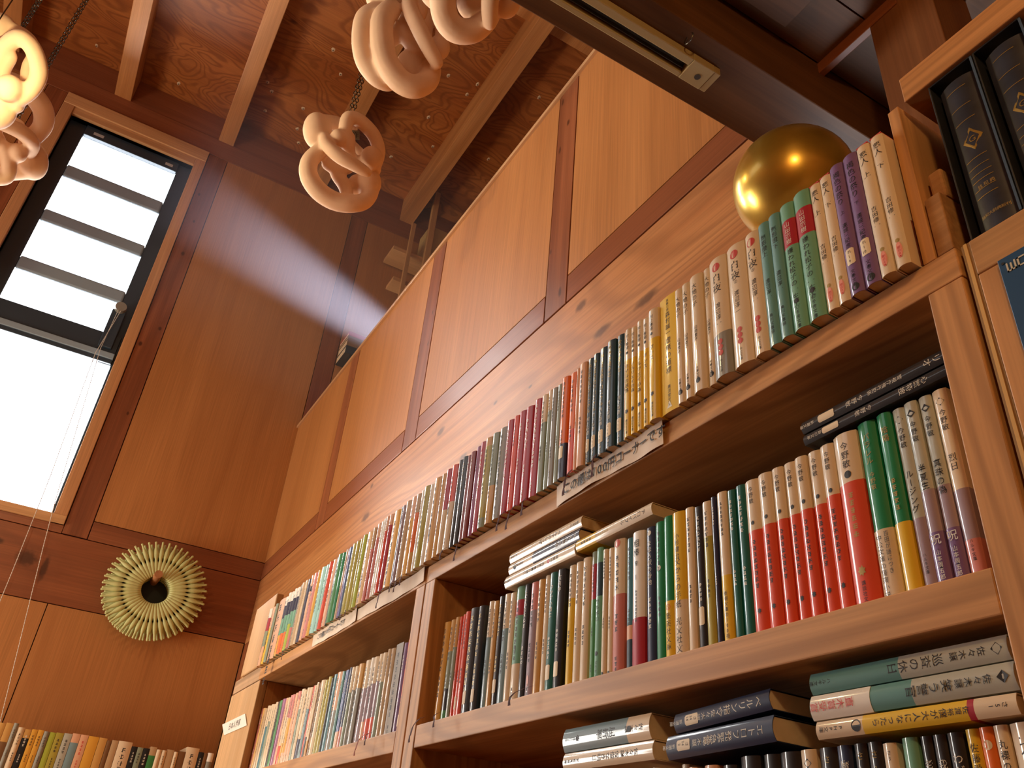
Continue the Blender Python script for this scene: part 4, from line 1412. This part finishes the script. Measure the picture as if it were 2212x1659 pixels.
# (start in mm, jacket, options)
K = dict
DT = lambda t, m, x=None: K(mark=(0.0235, m), texts=[(t, .95, .0075, 'o'), ('村上春樹', .42, .0062, 'w'), ('新潮文庫', .10, .0042, 'w')], h=152)
ROW1 = [
 (1945, 'F33S60K83W', {}), (1971, 'Y62F', {}), (2002, 'S', {}), (2022, 'F', {}),
 (2087, 'g62N84W', K(obi='O34')), (2114, 'g62N84W', K(obi='X33')), (2138, 'g62N84W', K(obi='X33')), (2161, 'g62N84W', K(obi='l42')), (2184, 'g62N84W', K(obi='d34')),
 (2206, 'D', {}), (2221, 'T', {}), (2249, 'C', {}), (2264, 'N', K(t='k')), (2289, 'F74B82F', {}), (2312, 'Z', {}), (2340, 'O', {}), (2362, 'A', {}), (2392, 'A', {}),
 (2415, 'R', {}), (2437, 'F', {}), (2465, 'N', {}), (2475, 'G', {}), (2502, 'E', {}), (2519, 'T', {}), (2534, 'P', {}), (2547, 'I', {}), (2560, 'L', {}), (2584, 'L', {}), (2605, 'L', {}), (2622, 'l', {}), (2642, 'Q', {}),
 (2680, 'Z70T', {}), (2695, 'd80F', {}), (2716, 'W', {}), (2734, 'W', {}), (2745, 'R80F', {}), (2759, 'K85F', {}), (2777, 'O', {}), (2813, 'N', {}), (2825, 'V', {}), (2837, 'T', {}),
 (2860, 'O72F', {}), (2887, 'Q25X75T', {}), (2905, 'W', {}), (2918, 'L', {}), (2942, 'W', {}), (2957, 'Q', {}), (2987, 'Q', {}), (3008, 'C50K', {}), (3027, 'C55R', {}),
 (3050, 'B', {}), (3065, 'B', {}), (3082, 'M', {}), (3097, 'M', {}), (3113, 'v', {}), (3126, 'K', {}), (3146, 'S10L90Q', {}), (3168, 'Q40S', {}), (3189, 'D', {}),
 (3213, 'K', {}), (3232, 'R', {}), (3248, 'K', {}), (3267, 'K', {}), (3289, 'K', {}), (3310, 'S70C', K(t='k')), (3326, 'S78C', K(t='k')), (3337, 'D', {}), (3352, 'S', K(t='k')),
 (3363, 'N32X', K(mark=(.036, None))), (3382, 'R42X', K(t='k')), (3399, 'F', K(t='k')), (3406, 'F', K(t='k')),
 (3423, 'U', DT('ねじまき鳥クロニクル', ['く', '5', '11'])), (3435, 'U', DT('ねじまき鳥クロニクル', ['く', '5', '12'])), (3449, 'U', DT('ねじまき鳥クロニクル', ['く', '5', '13'])),
 (3468, 'U', DT('世界の終りと', ['く', '5', '4'])), (3487, 'U', DT('世界の終りと', ['く', '5', '5'])),
 (3502, 'C', K(t='k')), (3506, 'Y70C', K(texts=[('村上春樹', .95, .0055, 'k'), ('ホテルの迷路', .66, .0068, 'k'), ('講談社文庫', .15, .0036, 'k')], blobs=[('dot', .765, .002, M_INK), ('leaf', .22, .0035, M_INK)])),
 (3517, 'Y70C', K(texts=[('村上春樹', .95, .0055, 'k'), ('ノルウェイの森', .66, .0068, 'k'), ('講談社文庫', .15, .0036, 'k')], blobs=[('dot', .765, .002, M_INK), ('leaf', .22, .0035, M_INK)])),
 (3527, 'Y70C', K(texts=[('村上春樹', .95, .0055, 'k'), ('ノルウェイの森', .66, .0068, 'k'), ('講談社文庫', .15, .0036, 'k')], blobs=[('dot', .765, .002, M_INK), ('leaf', .22, .0035, M_INK)])),
 (3539, 'Y70C', K(texts=[('村上春樹', .95, .0055, 'k'), ('ダンス', .66, .0068, 'k'), ('講談社文庫', .15, .0036, 'k')], blobs=[('dot', .765, .002, M_INK), ('leaf', .22, .0035, M_INK)])),
 (3551, 'Y72C', K(texts=[('村上春樹', .95, .0055, 'k'), ('ダンス', .66, .0068, 'k'), ('講談社文庫', .15, .0036, 'k')], blobs=[('dot', .765, .002, M_INK), ('leaf', .22, .0035, M_INK)])),
 (3570, 'Y', K(h=156, sag=.0012, texts=[('長編小説', .975, .0042, 'k'), ('森村誠一', .86, .0082, 'k'), ('虚無の道標', .63, .0095, 'k'), ('廣済堂文庫', .22, .0052, 'k')], blobs=[('tri', .06, .0042, plain('white triangle print', (.8, .75, .6), .5))], label='thick yellow flat-spined paperback with a white triangle on the top shelf')),
 (3600, 'C', K(t='d')), (3612, 'C', K(t='d')), (3625, 'C', K(t='d')), (3646, 'C', K(t='d')),
 (3658, 'D34C', K(h=151, texts=[('白夜', .86, .0125, 'k'), ('渡辺淳一', .60, .0072, 'k'), ('中公文庫', .13, .0036, 'k')], hak=1)),
 (3684, 'C', K(h=151, texts=[('白夜', .86, .0125, 'k'), ('②', .69, .005, 'k'), ('渡辺淳一', .60, .0072, 'k'), ('中公文庫', .13, .0036, 'k')], hak=1, label='second of three cream paperbacks with a round red crest at the spine top')),
 (3711, 'C', K(h=151, texts=[('白夜', .86, .0125, 'k'), ('③', .69, .005, 'k'), ('渡辺淳一', .60, .0072, 'k'), ('中公文庫', .13, .0036, 'k')], hak=1, label='third of three cream paperbacks with a round red crest, beside the teal pair')),
 (3731, 't', K(h=151, texts=[('無影燈上', .90, .0072, 'k'), ('渡辺淳一', .52, .0062, 'k'), ('角川文庫緑', .24, .0045, 'k')])),
 (3746, 't', K(h=151, texts=[('無影燈下', .90, .0072, 'k'), ('渡辺淳一', .52, .0062, 'k'), ('角川文庫緑', .24, .0045, 'k')])),
 (3761, 'g64K86g', K(h=152, texts=[('山田宗樹', .845, .0068, 'w'), ('嫌われ松子の一生上', .625, .0074, 'k'), ('幻冬舎文庫', .17, .0048, 'k')], blobs=[('dot', .205, .0028, M_INK)])),
 (3779, 'g64K86g', K(h=153, texts=[('山田宗樹', .845, .0068, 'w'), ('嫌われ松子の一生下', .625, .0078, 'k'), ('幻冬舎文庫', .17, .0050, 'k')], blobs=[('dot', .205, .003, M_INK)])),
 (3799, 'C', K(aku='上')), (3812, 'C', K(aku='下')),
 (3825, 'P', K(h=152, texts=[('褐色の祭り', .94, .0080, 'k'), ('上', .62, .005, 'k'), ('連城三紀彦', .52, .0056, 'k'), ('文春文庫', .17, .0044, 'k')], mark=(.040, ['れ', '1', '9']), blobs=[('dot', .045, .0038, M_INK)])),
 (3840, 'P', K(h=152, texts=[('褐色の祭り', .94, .0084, 'k'), ('下', .62, .005, 'k'), ('連城三紀彦', .52, .0060, 'k'), ('文春文庫', .17, .0048, 'k')], mark=(.040, ['れ', '1', '10']), blobs=[('dot', .045, .0040, M_INK)])),
 (3856, 'C', K(aku='上')), (3870, 'C', K(aku='下')), (3884, None, {})]
M_REDP = plain('red print', (0.55, 0.06, 0.05), 0.5)
M_PINKP = plain('pale red cartouche', (0.80, 0.30, 0.22), 0.5)


def shelve(rows, y, z, place, group, hdef=0.149, hvar=0.0025, noun='paperback', dp=0.105, tscale=1.0, matt=False):
    items = []
    for i, (x0, spec, o) in enumerate(rows):
        if spec is None:
            continue
        o = dict(o)
        wd = (rows[i + 1][0] - x0) / 1000 - 0.0012
        wd = min(wd, o.get('w', wd))
        ht = o['h'] / 1000 if 'h' in o else hdef + rnd.uniform(-hvar, hvar)
        texts, blobs, obi, mark = list(o.get('texts', [])), list(o.get('blobs', [])), o.get('obi'), o.get('mark')
        t = o.get('t')
        base = parse(spec)[-1][1]
        if t == 'd':
            ht = 0.151
            texts = [('大地の子', .93, .0078, 'k'), ('山崎豊子', .55, .005, 'k'), ('文春文庫', .20, .0038, 'k')]
            blobs = [('dot', .085, .0032, M_INK)]
        elif t:
            texts = [('#7', .93, wd * 0.42, t), ('#4', .46, wd * 0.36, t)]
        elif not texts and 'aku' not in o and 'n' not in o:
            ink = 'w' if base in 'BNMKPUIb' else 'k'
            texts = [('#%d' % rnd.randint(5, 9), rnd.uniform(.86, .95), wd * 0.36, ink), ('#%d' % rnd.randint(3, 4), rnd.uniform(.36, .5), wd * 0.30, ink), ('#3', .14, wd * .24, ink)]
        if 'aku' in o:
            ht = 0.150
            texts = [('悪人', .955, .0082, 'k'), (o['aku'], .78, .0072, 'k'), ('吉田修一', .50, .0060, 'k'), ('朝日文庫', .135, .0030, 'r')]
            blobs = [('oval', .108, .0048, M_PINKP), ('dot', .175, .002, M_GOLDT)]
        if o.get('hak'):
            blobs += [('dot', .915, .0056, M_REDP), ('dot', .27, .0034, M_REDP), ('dot', .225, .0034, M_REDP), ('dot', .18, .0034, M_REDP)]
        if mark and mark[1] is not None and not isinstance(mark[1], (list, tuple)):
            mark = (mark[0], None)
        r = book(wd, ht, spec, dp=dp, obi=obi, mark=mark, texts=texts, blobs=blobs, sag=o.get('sag'), matt=matt)
        r.location = (x0 / 1000 + 0.0006, y + rnd.uniform(-0.0012, 0.0012) + o.get('dy', 0), z + 0.0004)
        r['group'] = group
        if 'aku' in o:
            MB().box(0.0004, wd - 0.0004, -0.0012, 0.1, ht + 0.0001, ht + 0.0016, M_REDP).build('red_endpaper', r)
            if x0 == 3870:
                MB().box(wd + 0.00025, wd + 0.0006, 0.012, 0.104, 0.002, ht * 0.34, plain('dark cover picture', (0.20, 0.05, 0.03), 0.4, mottle=0.6, scale=70)).build('cover_picture', r)
                tb_ = MB()
                for k_, ch_ in enumerate('悪人'):
                    vs_, fs_ = glyph(ch_)
                    tb_.add([(wd + 0.0007, 0.050 + vx * 0.030, ht * (0.80 - 0.2 * k_) + vy * 0.026) for vx, vy in vs_], fs_, M_INK)
                tb_.build('cover_lettering', r)
        if 'n' in o:
            pass
        items.append((r, describe(spec, wd, obi, mark), o.get('label')))
    label_row(items, place, noun)
    return items


shelve(ROW1, -0.011, 1.856, 'on the top shelf', 'paperbacks on the top shelf')

RD = lambda k, **kw: K(texts=[('今野敏', .955, .0056, 'k'), ('#8', .60, .0052, 'k')], blobs=[('dot', .71, .0020, M_INK), ('leaf', .16, .0028, M_INK)], h=149, **kw)
MV = lambda t, **kw: K(texts=[('今野敏', .885, .0058, 'k'), (t, .64, .0068, 'k'), ('ハルキ文庫', .2, .003, 'k')], blobs=[('dia', .93, .0036, M_INK)], h=152, **kw)
ROW2 = [
 (3001, 'O', K(t='k')), (3022, 'G12B32S68Q', K(t='k')), (3039, 'S70Q', K(t='k')), (3052, 'R', K(t='k')), (3061, 'R', K(t='k', mark=(.024, None))), (3073, 'R', K(t='k')),
 (3088, 'B', K(t='o', mark=(.026, None))), (3113, 'B', K(t='o', mark=(.026, None), w=.019)), (3144, 'a66C', K(t='k')), (3159, 'Q', K(t='k')), (3173, 'B', K(t='o', mark=(.030, None))), (3188, 'a68C', K(t='k')),
 (3206, 'C', K(t='k')), (3221, 'C33g74K88g', K(h=151)), (3243, 'B', K(t='w')), (3259, 'V75Z', K(blobs=[('oval', .16, .004, plain('pale pink oval', (.72, .35, .30), .5))])), (3279, 'Q', K(t='k')), (3294, 'C', K(t='k')),
 (3307, 'm', K(texts=[('つかずい様に', .90, .0068, 'w'), ('#5', .46, .005, 'w')], mark=(.026, None))), (3325, 'B', K(texts=[('疾病神', .95, .0068, 'w'), ('#5', .50, .005, 'w')], mark=(.027, None), w=.017)),
 (3350, 'Y72C', K(t='k')), (3364, 'C', K(t='k')), (3378, 'C', K(t='k', w=.015)), (3397, 'G62K90S', K(w=.011, h=152)), (3409, 'g62U88g', K(texts=[('ワルボロ', .60, .0062, 'k'), ('幻冬舎文庫', .15, .0042, 'k')], blobs=[('dot', .2, .0026, M_INK)], h=153)),
 (3422, 'C', K(t='k', blobs=[('dot', .05, .002, M_INK)])), (3431, 'C', K(t='k', blobs=[('dot', .05, .002, M_INK)])), (3441, 'd58C', K(blobs=[('dot', .97, .005, plain('red top seal', (.6, .1, .06), .5))], w=.021, h=152)), (3465, 'U24F34u', K(t='k')),
 (3478, 'W', K(texts=[('相棒', .94, .0098, 'k'), ('警', .775, .006, 'k'), ('1', .68, .008, 'k'), ('#9', .56, .0035, 'k')], obi='K36', h=150, label='white paperback with large black title and crimson band on the second shelf')),
 (3500, 'b', K(texts=[('まほろ駅の番地', .90, .0068, 'w'), ('#6', .48, .005, 'w')], blobs=[('dot', .955, .003, INK['w'])])), (3517, 'E', K(t='k', blobs=[('dot', .66, .003, INK['w'])])),
 (3532, 'Y40E', K(texts=[('Ⓢ', .385, .0075, 'r'), ('集英社文庫', .325, .0072, 'k')], h=152)), (3546, 'C38Y', K(h=151, texts=[('小杉健治', .845, .0066, 'k'), ('父からの手紙', .67, .0082, 'k'), ('光文社文庫', .27, .0082, 'k')])),
 (3566, 'C', K(t='k', w=.012)), (3579, 'B', K(t='w', mark=(.036, None))), (3592, 'L75C', K(t='k')), (3605, 'N', K(t='w', w=.006)), (3614, 'Y44C', K(texts=[('#8', .93, .004, 'k'), ('新潮文庫の100冊', .34, .0046, 'k')])),
 (3628, 'm', K(t='w')), (3639, 'm', K(t='w')),
 (3652, 'R66C', RD(1)), (3671, 'R66C', RD(2)), (3688, 'R66C', RD(3)), (3702, 'R66C', RD(4)), (3716, 'R66C', RD(5)), (3730, 'R66C', RD(6)), (3745, 'R68C', RD(7)),
 (3760, 'R70C', K(texts=[('今野敏', .945, .0078, 'k'), ('#6', .64, .006, 'o'), ('講談社文庫', .15, .004, 'k')], blobs=[('dot', .745, .0034, M_INK), ('leaf', .2, .0045, M_GOLDT)], h=151)),
 (3785, 'E', K(texts=[('パラレル', .93, .0068, 'o'), ('今野敏', .70, .005, 'o')], obi='C38', w=.017, h=153, label='emerald paperback with white lettered band on the second shelf')),
 (3805, 'E', K(texts=[('陰陽', .92, .0068, 'o'), ('#5', .62, .005, 'o')], obi='Y38', h=153)),
 (3819, 'V38e', MV('ルージング')), (3831, 'V50e', MV('半夏生', obi='P28')), (3843, 'V50e', MV('真珠の偽', obi='P28')), (3855, 'Z20V45C', MV('烈日')), (3868, None, {})]
it2 = shelve(ROW2, 0.022, 1.607, 'on the second shelf', 'paperbacks on the second shelf, right bay')
# white title of the two purple bands
for r, d_, l_ in it2:
    if d_[1] == ' with purple band':
        tb_ = MB()
        put_text(tb_, '呪', 0.0056, 0.041, 0.0085, INK['w'], lambda x: -0.0026, horizontal=False)
        put_text(tb_, '山本周五郎賞', 0.0056, 0.029, 0.0042, INK['w'], lambda x: -0.0026)
        pb = [c_ for c_ in r.children if c_.name.startswith('paper_band')][0]
        tb_.build('band_lettering', pb)
    if d_[1] == ' with cream band':
        tb_ = MB()
        pb = [c_ for c_ in r.children if c_.name.startswith('paper_band')][0]
        put_text(tb_, '中公文庫の警察小説', 0.0055, 0.054, 0.0052, M_INK, lambda x: -0.0035)
        put_text(tb_, '百田が謎につき', 0.0122, 0.056, 0.0046, M_INK, lambda x: -0.0035)
        tb_.build('band_lettering', pb)

ROW2L = [
 (1960, 'M', K(w=.012)), (1976, 'Q', {}), (1996, 'T', {}), (2014, 'C', {}), (2031, 'u68C', {}), (2052, 'S74C', {}), (2070, 'C', {}), (2087, 'C', K(t='k')), (2104, 'B', K(t='w')), (2121, 'G', {}), (2145, 'v', {}), (2173, 'F', {}),
 (2190, 'C', K(obi='R30')), (2206, 'O32C68Z', {}), (2224, 'F18O66Z', {}), (2245, 'F', {}), (2262, 'F88Z', {}), (2285, 'S72C', {}), (2306, 'C', {}), (2323, 'C', K(obi='N30')), (2345, 'a70C', {}), (2363, 'R', {}), (2377, 'C', K(obi='B30')),
 (2391, 'Q24C', K(t='k')), (2404, 'H', K(w=.008)), (2416, 'C', {}), (2441, 'L', {}), (2460, 'L', {}), (2480, 'B', K(w=.009)), (2492, 'u', {}), (2515, 'D52F', K(t='k')), (2545, 't', {}), (2560, 'I', K(obi='F24')), (2572, 'I', K(obi='F24')), (2584, 'b', K(obi='Z28')),
 (2600, 'S68C', {}), (2616, 'D70C', {}), (2632, 'D70Q', K(w=.024)), (2667, 'V66C', K(w=.024)), (2694, 'V66W', K(obi='F26')), (2711, 'V68C', K(obi='R28')), (2734, 'V68C', K(obi='R28')), (2754, 'S66C', {}), (2773, 'T', {}), (2789, 'T', {}),
 (2807, 'D', K(h=153, sag=.0008, w=.030)), (2846, 'P', {}), (2862, 'M32R', K(mark=(.022, None))), (2879, 'R', {}), (2893, None, {})]
shelve(ROW2L, 0.022, 1.607, 'in the left bay of the second shelf', 'paperbacks on the second shelf, left bay')

KB = lambda t: K(h=151, texts=[(t, .905, .0062, 'w'), ('新潮文庫', .12, .004, 'w')])
SB = lambda a, c_: K(h=151, texts=[('さ', .965, .0058, 'o'), (a, .90, .004, 'o'), (c_, .845, .0038, 'o'), ('#5', .6, .005, 'o')])
ROW3 = [
 (3505, 'T', K(w=.015)), (3528, 'Z', K(w=.016)), (3549, 'C', K(w=.010)), (3560, 'k', K(w=.010)), (3581, 'F', K(w=.016)), (3602, 'B', K(w=.016, t='o')), (3626, 'B', KB('警官の血')), (3649, 'B', KB('制服捜査')), (3668, 'B', KB('カウント')),
 (3690, 'C', K(h=151, w=.015, blobs=[('dia', .935, .0036, M_INK)], texts=[('佐々木譲', .885, .0048, 'k'), ('#5', .6, .005, 'k')])), (3707, 'B', SB('2-10', '480')),
 (3725, 'b', K(h=151, w=.013, texts=[('魔の山道', .935, .0078, 'w')])), (3740, 'B', SB('2-11', '495')), (3752, 'B', SB('2-10', '440')), (3765, 'b78C', K(h=149, w=.011, texts=[('さ3', .97, .0035, 'k'), ('菩提樹', .76, .0060, 'w')])),
 (3781, 'N70g', K(h=151, w=.013, texts=[('さ', .62, .006, 'w')])), (3794, 'B', KB('老残')), (3804, 'B', K(h=151, w=.0095, texts=[('我が家', .90, .0065, 'w')])), (3815, 'B', K(h=151, w=.011, texts=[('わが性と', .92, .0072, 'w')])),
 (3828, 'Y', K(h=152, w=.0095, texts=[('佐藤愛子', .945, .0068, 'k')])), (3838, 'X', K(h=152, w=.0095, texts=[('死の舞踏', .80, .0070, 'k')], blobs=[('dot', .93, .003, plain('cream print', (.75, .6, .4), .6))])),
 (3848, 'C', K(h=152, w=.0095, texts=[('丸裸のおはなし', .945, .0078, 'k')])), (3858, 'C', K(h=152, w=.021, texts=[('天気晴朗', .955, .0118, 'k')])), (3882, None, {})]
shelve(ROW3, 0.022, 1.365, 'on the third shelf', 'paperbacks on the third shelf')

# hardbacks along the window wall (spines face +x); start of each along y in mm
WW = [(-545, 'Q', {}), (-522, 'H70Q', {}), (-496, 'D', K(t='k')), (-477, 'C', K(t='k')), (-452, 'B85Q', K(t='w')), (-428, 'O', K(t='k')), (-406, 'O', K(t='k')), (-384, 'D', K(t='k')), (-363, 'l', {}), (-341, 'L', K(t='k')),
      (-312, 'e', K(t='k')), (-282, 'a85F', {}), (-252, 'F', K(t='r')), (-222, 'O', {}), (-182, 'Q', {}), (-151, 'H', {}), (-133, 'T', {}), (-107, 'C', K(t='k')), (-53, 'B', K(t='w')), (-30, 'S', K(t='k')), (-7, 'B', K(t='w')),
      (18, 'G85T', {}), (45, 'C', {}), (66, 'C', K(t='k')), (86, 'T', {}), (114, 'C', K(t='k')), (132, 'H', {}), (160, 'C', K(t='k')), (212, 'B', K(t='w')), (234, 'H', {}), (250, 'D85W', {}), (275, None, {})]
tops = [1826, 1829, 1832, 1820, 1817, 1820, 1821, 1819, 1819, 1821, 1823, 1827, 1827, 1826, 1826, 1820, 1824, 1825, 1812, 1812, 1812, 1821, 1814, 1814, 1820, 1815, 1820, 1840, 1828, 1827, 1830]
items = []
for i, (y0, spec, o) in enumerate(WW[:-1]):
    wd = (WW[i + 1][0] - y0) / 1000 - 0.0014
    ht = tops[i] / 1000 - 1.6055
    t = o.get('t', 'k')
    texts = [('#4', .90, wd * 0.42, t), ('#4', .58, wd * 0.30, t)] if o else []
    r = book(wd, ht, spec, dp=0.16, sag=0.004 if spec[0] in 'CD' else 0.0012, texts=texts, matt=True, name='hardback_book')
    r.location = (0.25, y0 / 1000, 1.6055)
    r.rotation_euler = (0, 0, PI / 2)
    r['group'] = 'hardbacks along the window wall'
    items.append((r, describe(spec, wd, None, None), None))
label_row(items, 'in the row under the window wall', 'hardback')


# books lying flat: the spine's top end points to +x
def lying(x0, ztop, th, ln, spec, label, y=0.014, dp=0.105, tilt=0.0, **kw):
    r = book(th, ln, spec, dp=dp, **kw)
    r.location = (x0, y, ztop)
    r.rotation_euler = (0, PI / 2 + tilt, 0)
    tag(r, label, 'book', 'paperbacks lying on the rows')
    return r


# on the second shelf's row, left pile (rests on the books standing there)
lying(3.2030, 1.7775, 0.0165, 0.172, 'C', 'cream paperback with a red foot, lowest of the pile on the second shelf', dp=0.12, texts=[('坂本司', .79, .0060, 'k'), ('大学の青春の滅亡', .60, .0062, 'k'), ('新潮文庫', .10, .0046, 'k')], blobs=[('dot', .655, .0028, M_REDP)])
lying(3.2110, 1.7935, 0.0150, 0.172, 'C36N', 'navy and cream paperback, middle of the pile on the second shelf', texts=[('みんな夢の中', .97, .0078, 'w'), ('文春文庫', .23, .004, 'k')], blobs=[('dot', .10, .0042, M_INK)])
lying(3.2110, 1.8090, 0.0145, 0.176, 'C', 'cream paperback, topmost of the pile on the second shelf', texts=[('飯沼大介', .97, .0046, 'k'), ('ベルナのしっぽ', .74, .0070, 'k'), ('角川文庫', .12, .004, 'k')])
lying(3.3770, 1.7785, 0.0140, 0.146, 'Y28C', 'slanting cream paperback with yellow foot beside the three book pile', tilt=-0.010, texts=[('チロバイブル', .93, .0072, 'k'), ('#6', .46, .004, 'o'), ('#4', .22, .005, 'k')])
lying(3.7345, 1.7715, 0.0098, 0.1465, 'B', 'lower of two black paperbacks lying on the cream and red ones', y=0.016, tilt=-0.014, texts=[('心霊特捜', .86, .0068, 'w'), ('今野敏', .50, .0055, 'w'), ('角川文庫', .14, .0038, 'w')], mark=(0.030, None))
lying(3.7340, 1.7850, 0.0118, 0.1465, 'B', 'upper of two black paperbacks lying on the cream and red ones', y=0.016, tilt=-0.014, texts=[('リオ', .96, .0085, 'w'), ('警視庁強行犯係', .72, .0046, 'w'), ('今野敏', .46, .0058, 'w'), ('新潮文庫', .10, .0038, 'w')], mark=(0.028, None))
# piles on the third shelf's row
lying(3.3700, 1.5390, 0.0170, 0.152, 'C', 'cream paperback under the steel blue one at the left of the third shelf', texts=[('佐々木譲', .86, .0068, 'k'), ('仮借なき明日', .66, .0072, 'k'), ('#5', .2, .005, 'k')])
lying(3.3690, 1.5635, 0.0235, 0.149, 'a76C', 'thick steel blue and cream paperback lying at the left of the third shelf', texts=[('佐々木譲', .94, .0070, 'k'), ('屈折率', .64, .0105, 'k'), ('講談社文庫', .16, .0036, 'k')], blobs=[('dot', .79, .0030, M_INK), ('leaf', .19, .0042, M_INK)])
NV = lambda t, m: K(texts=[(t, .93, .0086, 'w'), ('佐々木譲', .47, .0062, 'w'), ('新潮文庫', .10, .0042, 'w')], mark=(0.024, m))
lying(3.5420, 1.5395, 0.0200, 0.1315, 'b', 'lower navy paperback of the pair lying on the third shelf', tilt=-0.030, **NV('エトロフ発緊急電', ['さ', '24', '2']))
lying(3.5530, 1.5575, 0.0165, 0.1190, 'b', 'upper navy paperback of the pair lying on the third shelf', tilt=-0.055, **NV('ベルリン指令', ['さ', '24', '14']))
lying(3.7160, 1.5330, 0.0125, 0.1565, 'C27Y79K82C', 'yellow and cream paperback, lowest of the three lying by the post', texts=[('さ51', .965, .0042, 'k'), ('佐渡裕', .80, .0050, 'k'), ('僕が大人になったら', .70, .0062, 'k'), ('PHP文庫', .16, .0042, 'k')], blobs=[('dot', .235, .0042, M_INK)])
lying(3.7130, 1.5515, 0.0172, 0.1625, 't55e', 'teal paperback with white red lettered band, middle of the three by the post', obi='W34', texts=[('佐々木譲', .91, .0062, 'k'), ('笑う警官', .74, .0085, 'k')], blobs=[('dia', .955, .0040, M_INK)])
t2 = [o_ for o_ in C.objects if o_.get('label', '').startswith('teal paperback with white red')][0]
tb_ = MB()
put_text(tb_, '直木賞受賞', 0.0086, 0.0415, 0.0078, INK['r'], lambda x: -0.0034)
tb_.build('band_lettering', [c_ for c_ in t2.children if c_.name.startswith('paper_band')][0])
lying(3.7150, 1.5680, 0.0155, 0.1600, 't50e', 'teal and silver paperback, topmost of the three lying by the post', texts=[('佐々木譲', .91, .0062, 'k'), ('巡査の休日', .72, .0085, 'k'), ('ハルキ文庫', .13, .0040, 'k')], blobs=[('dia', .955, .0040, M_INK)])
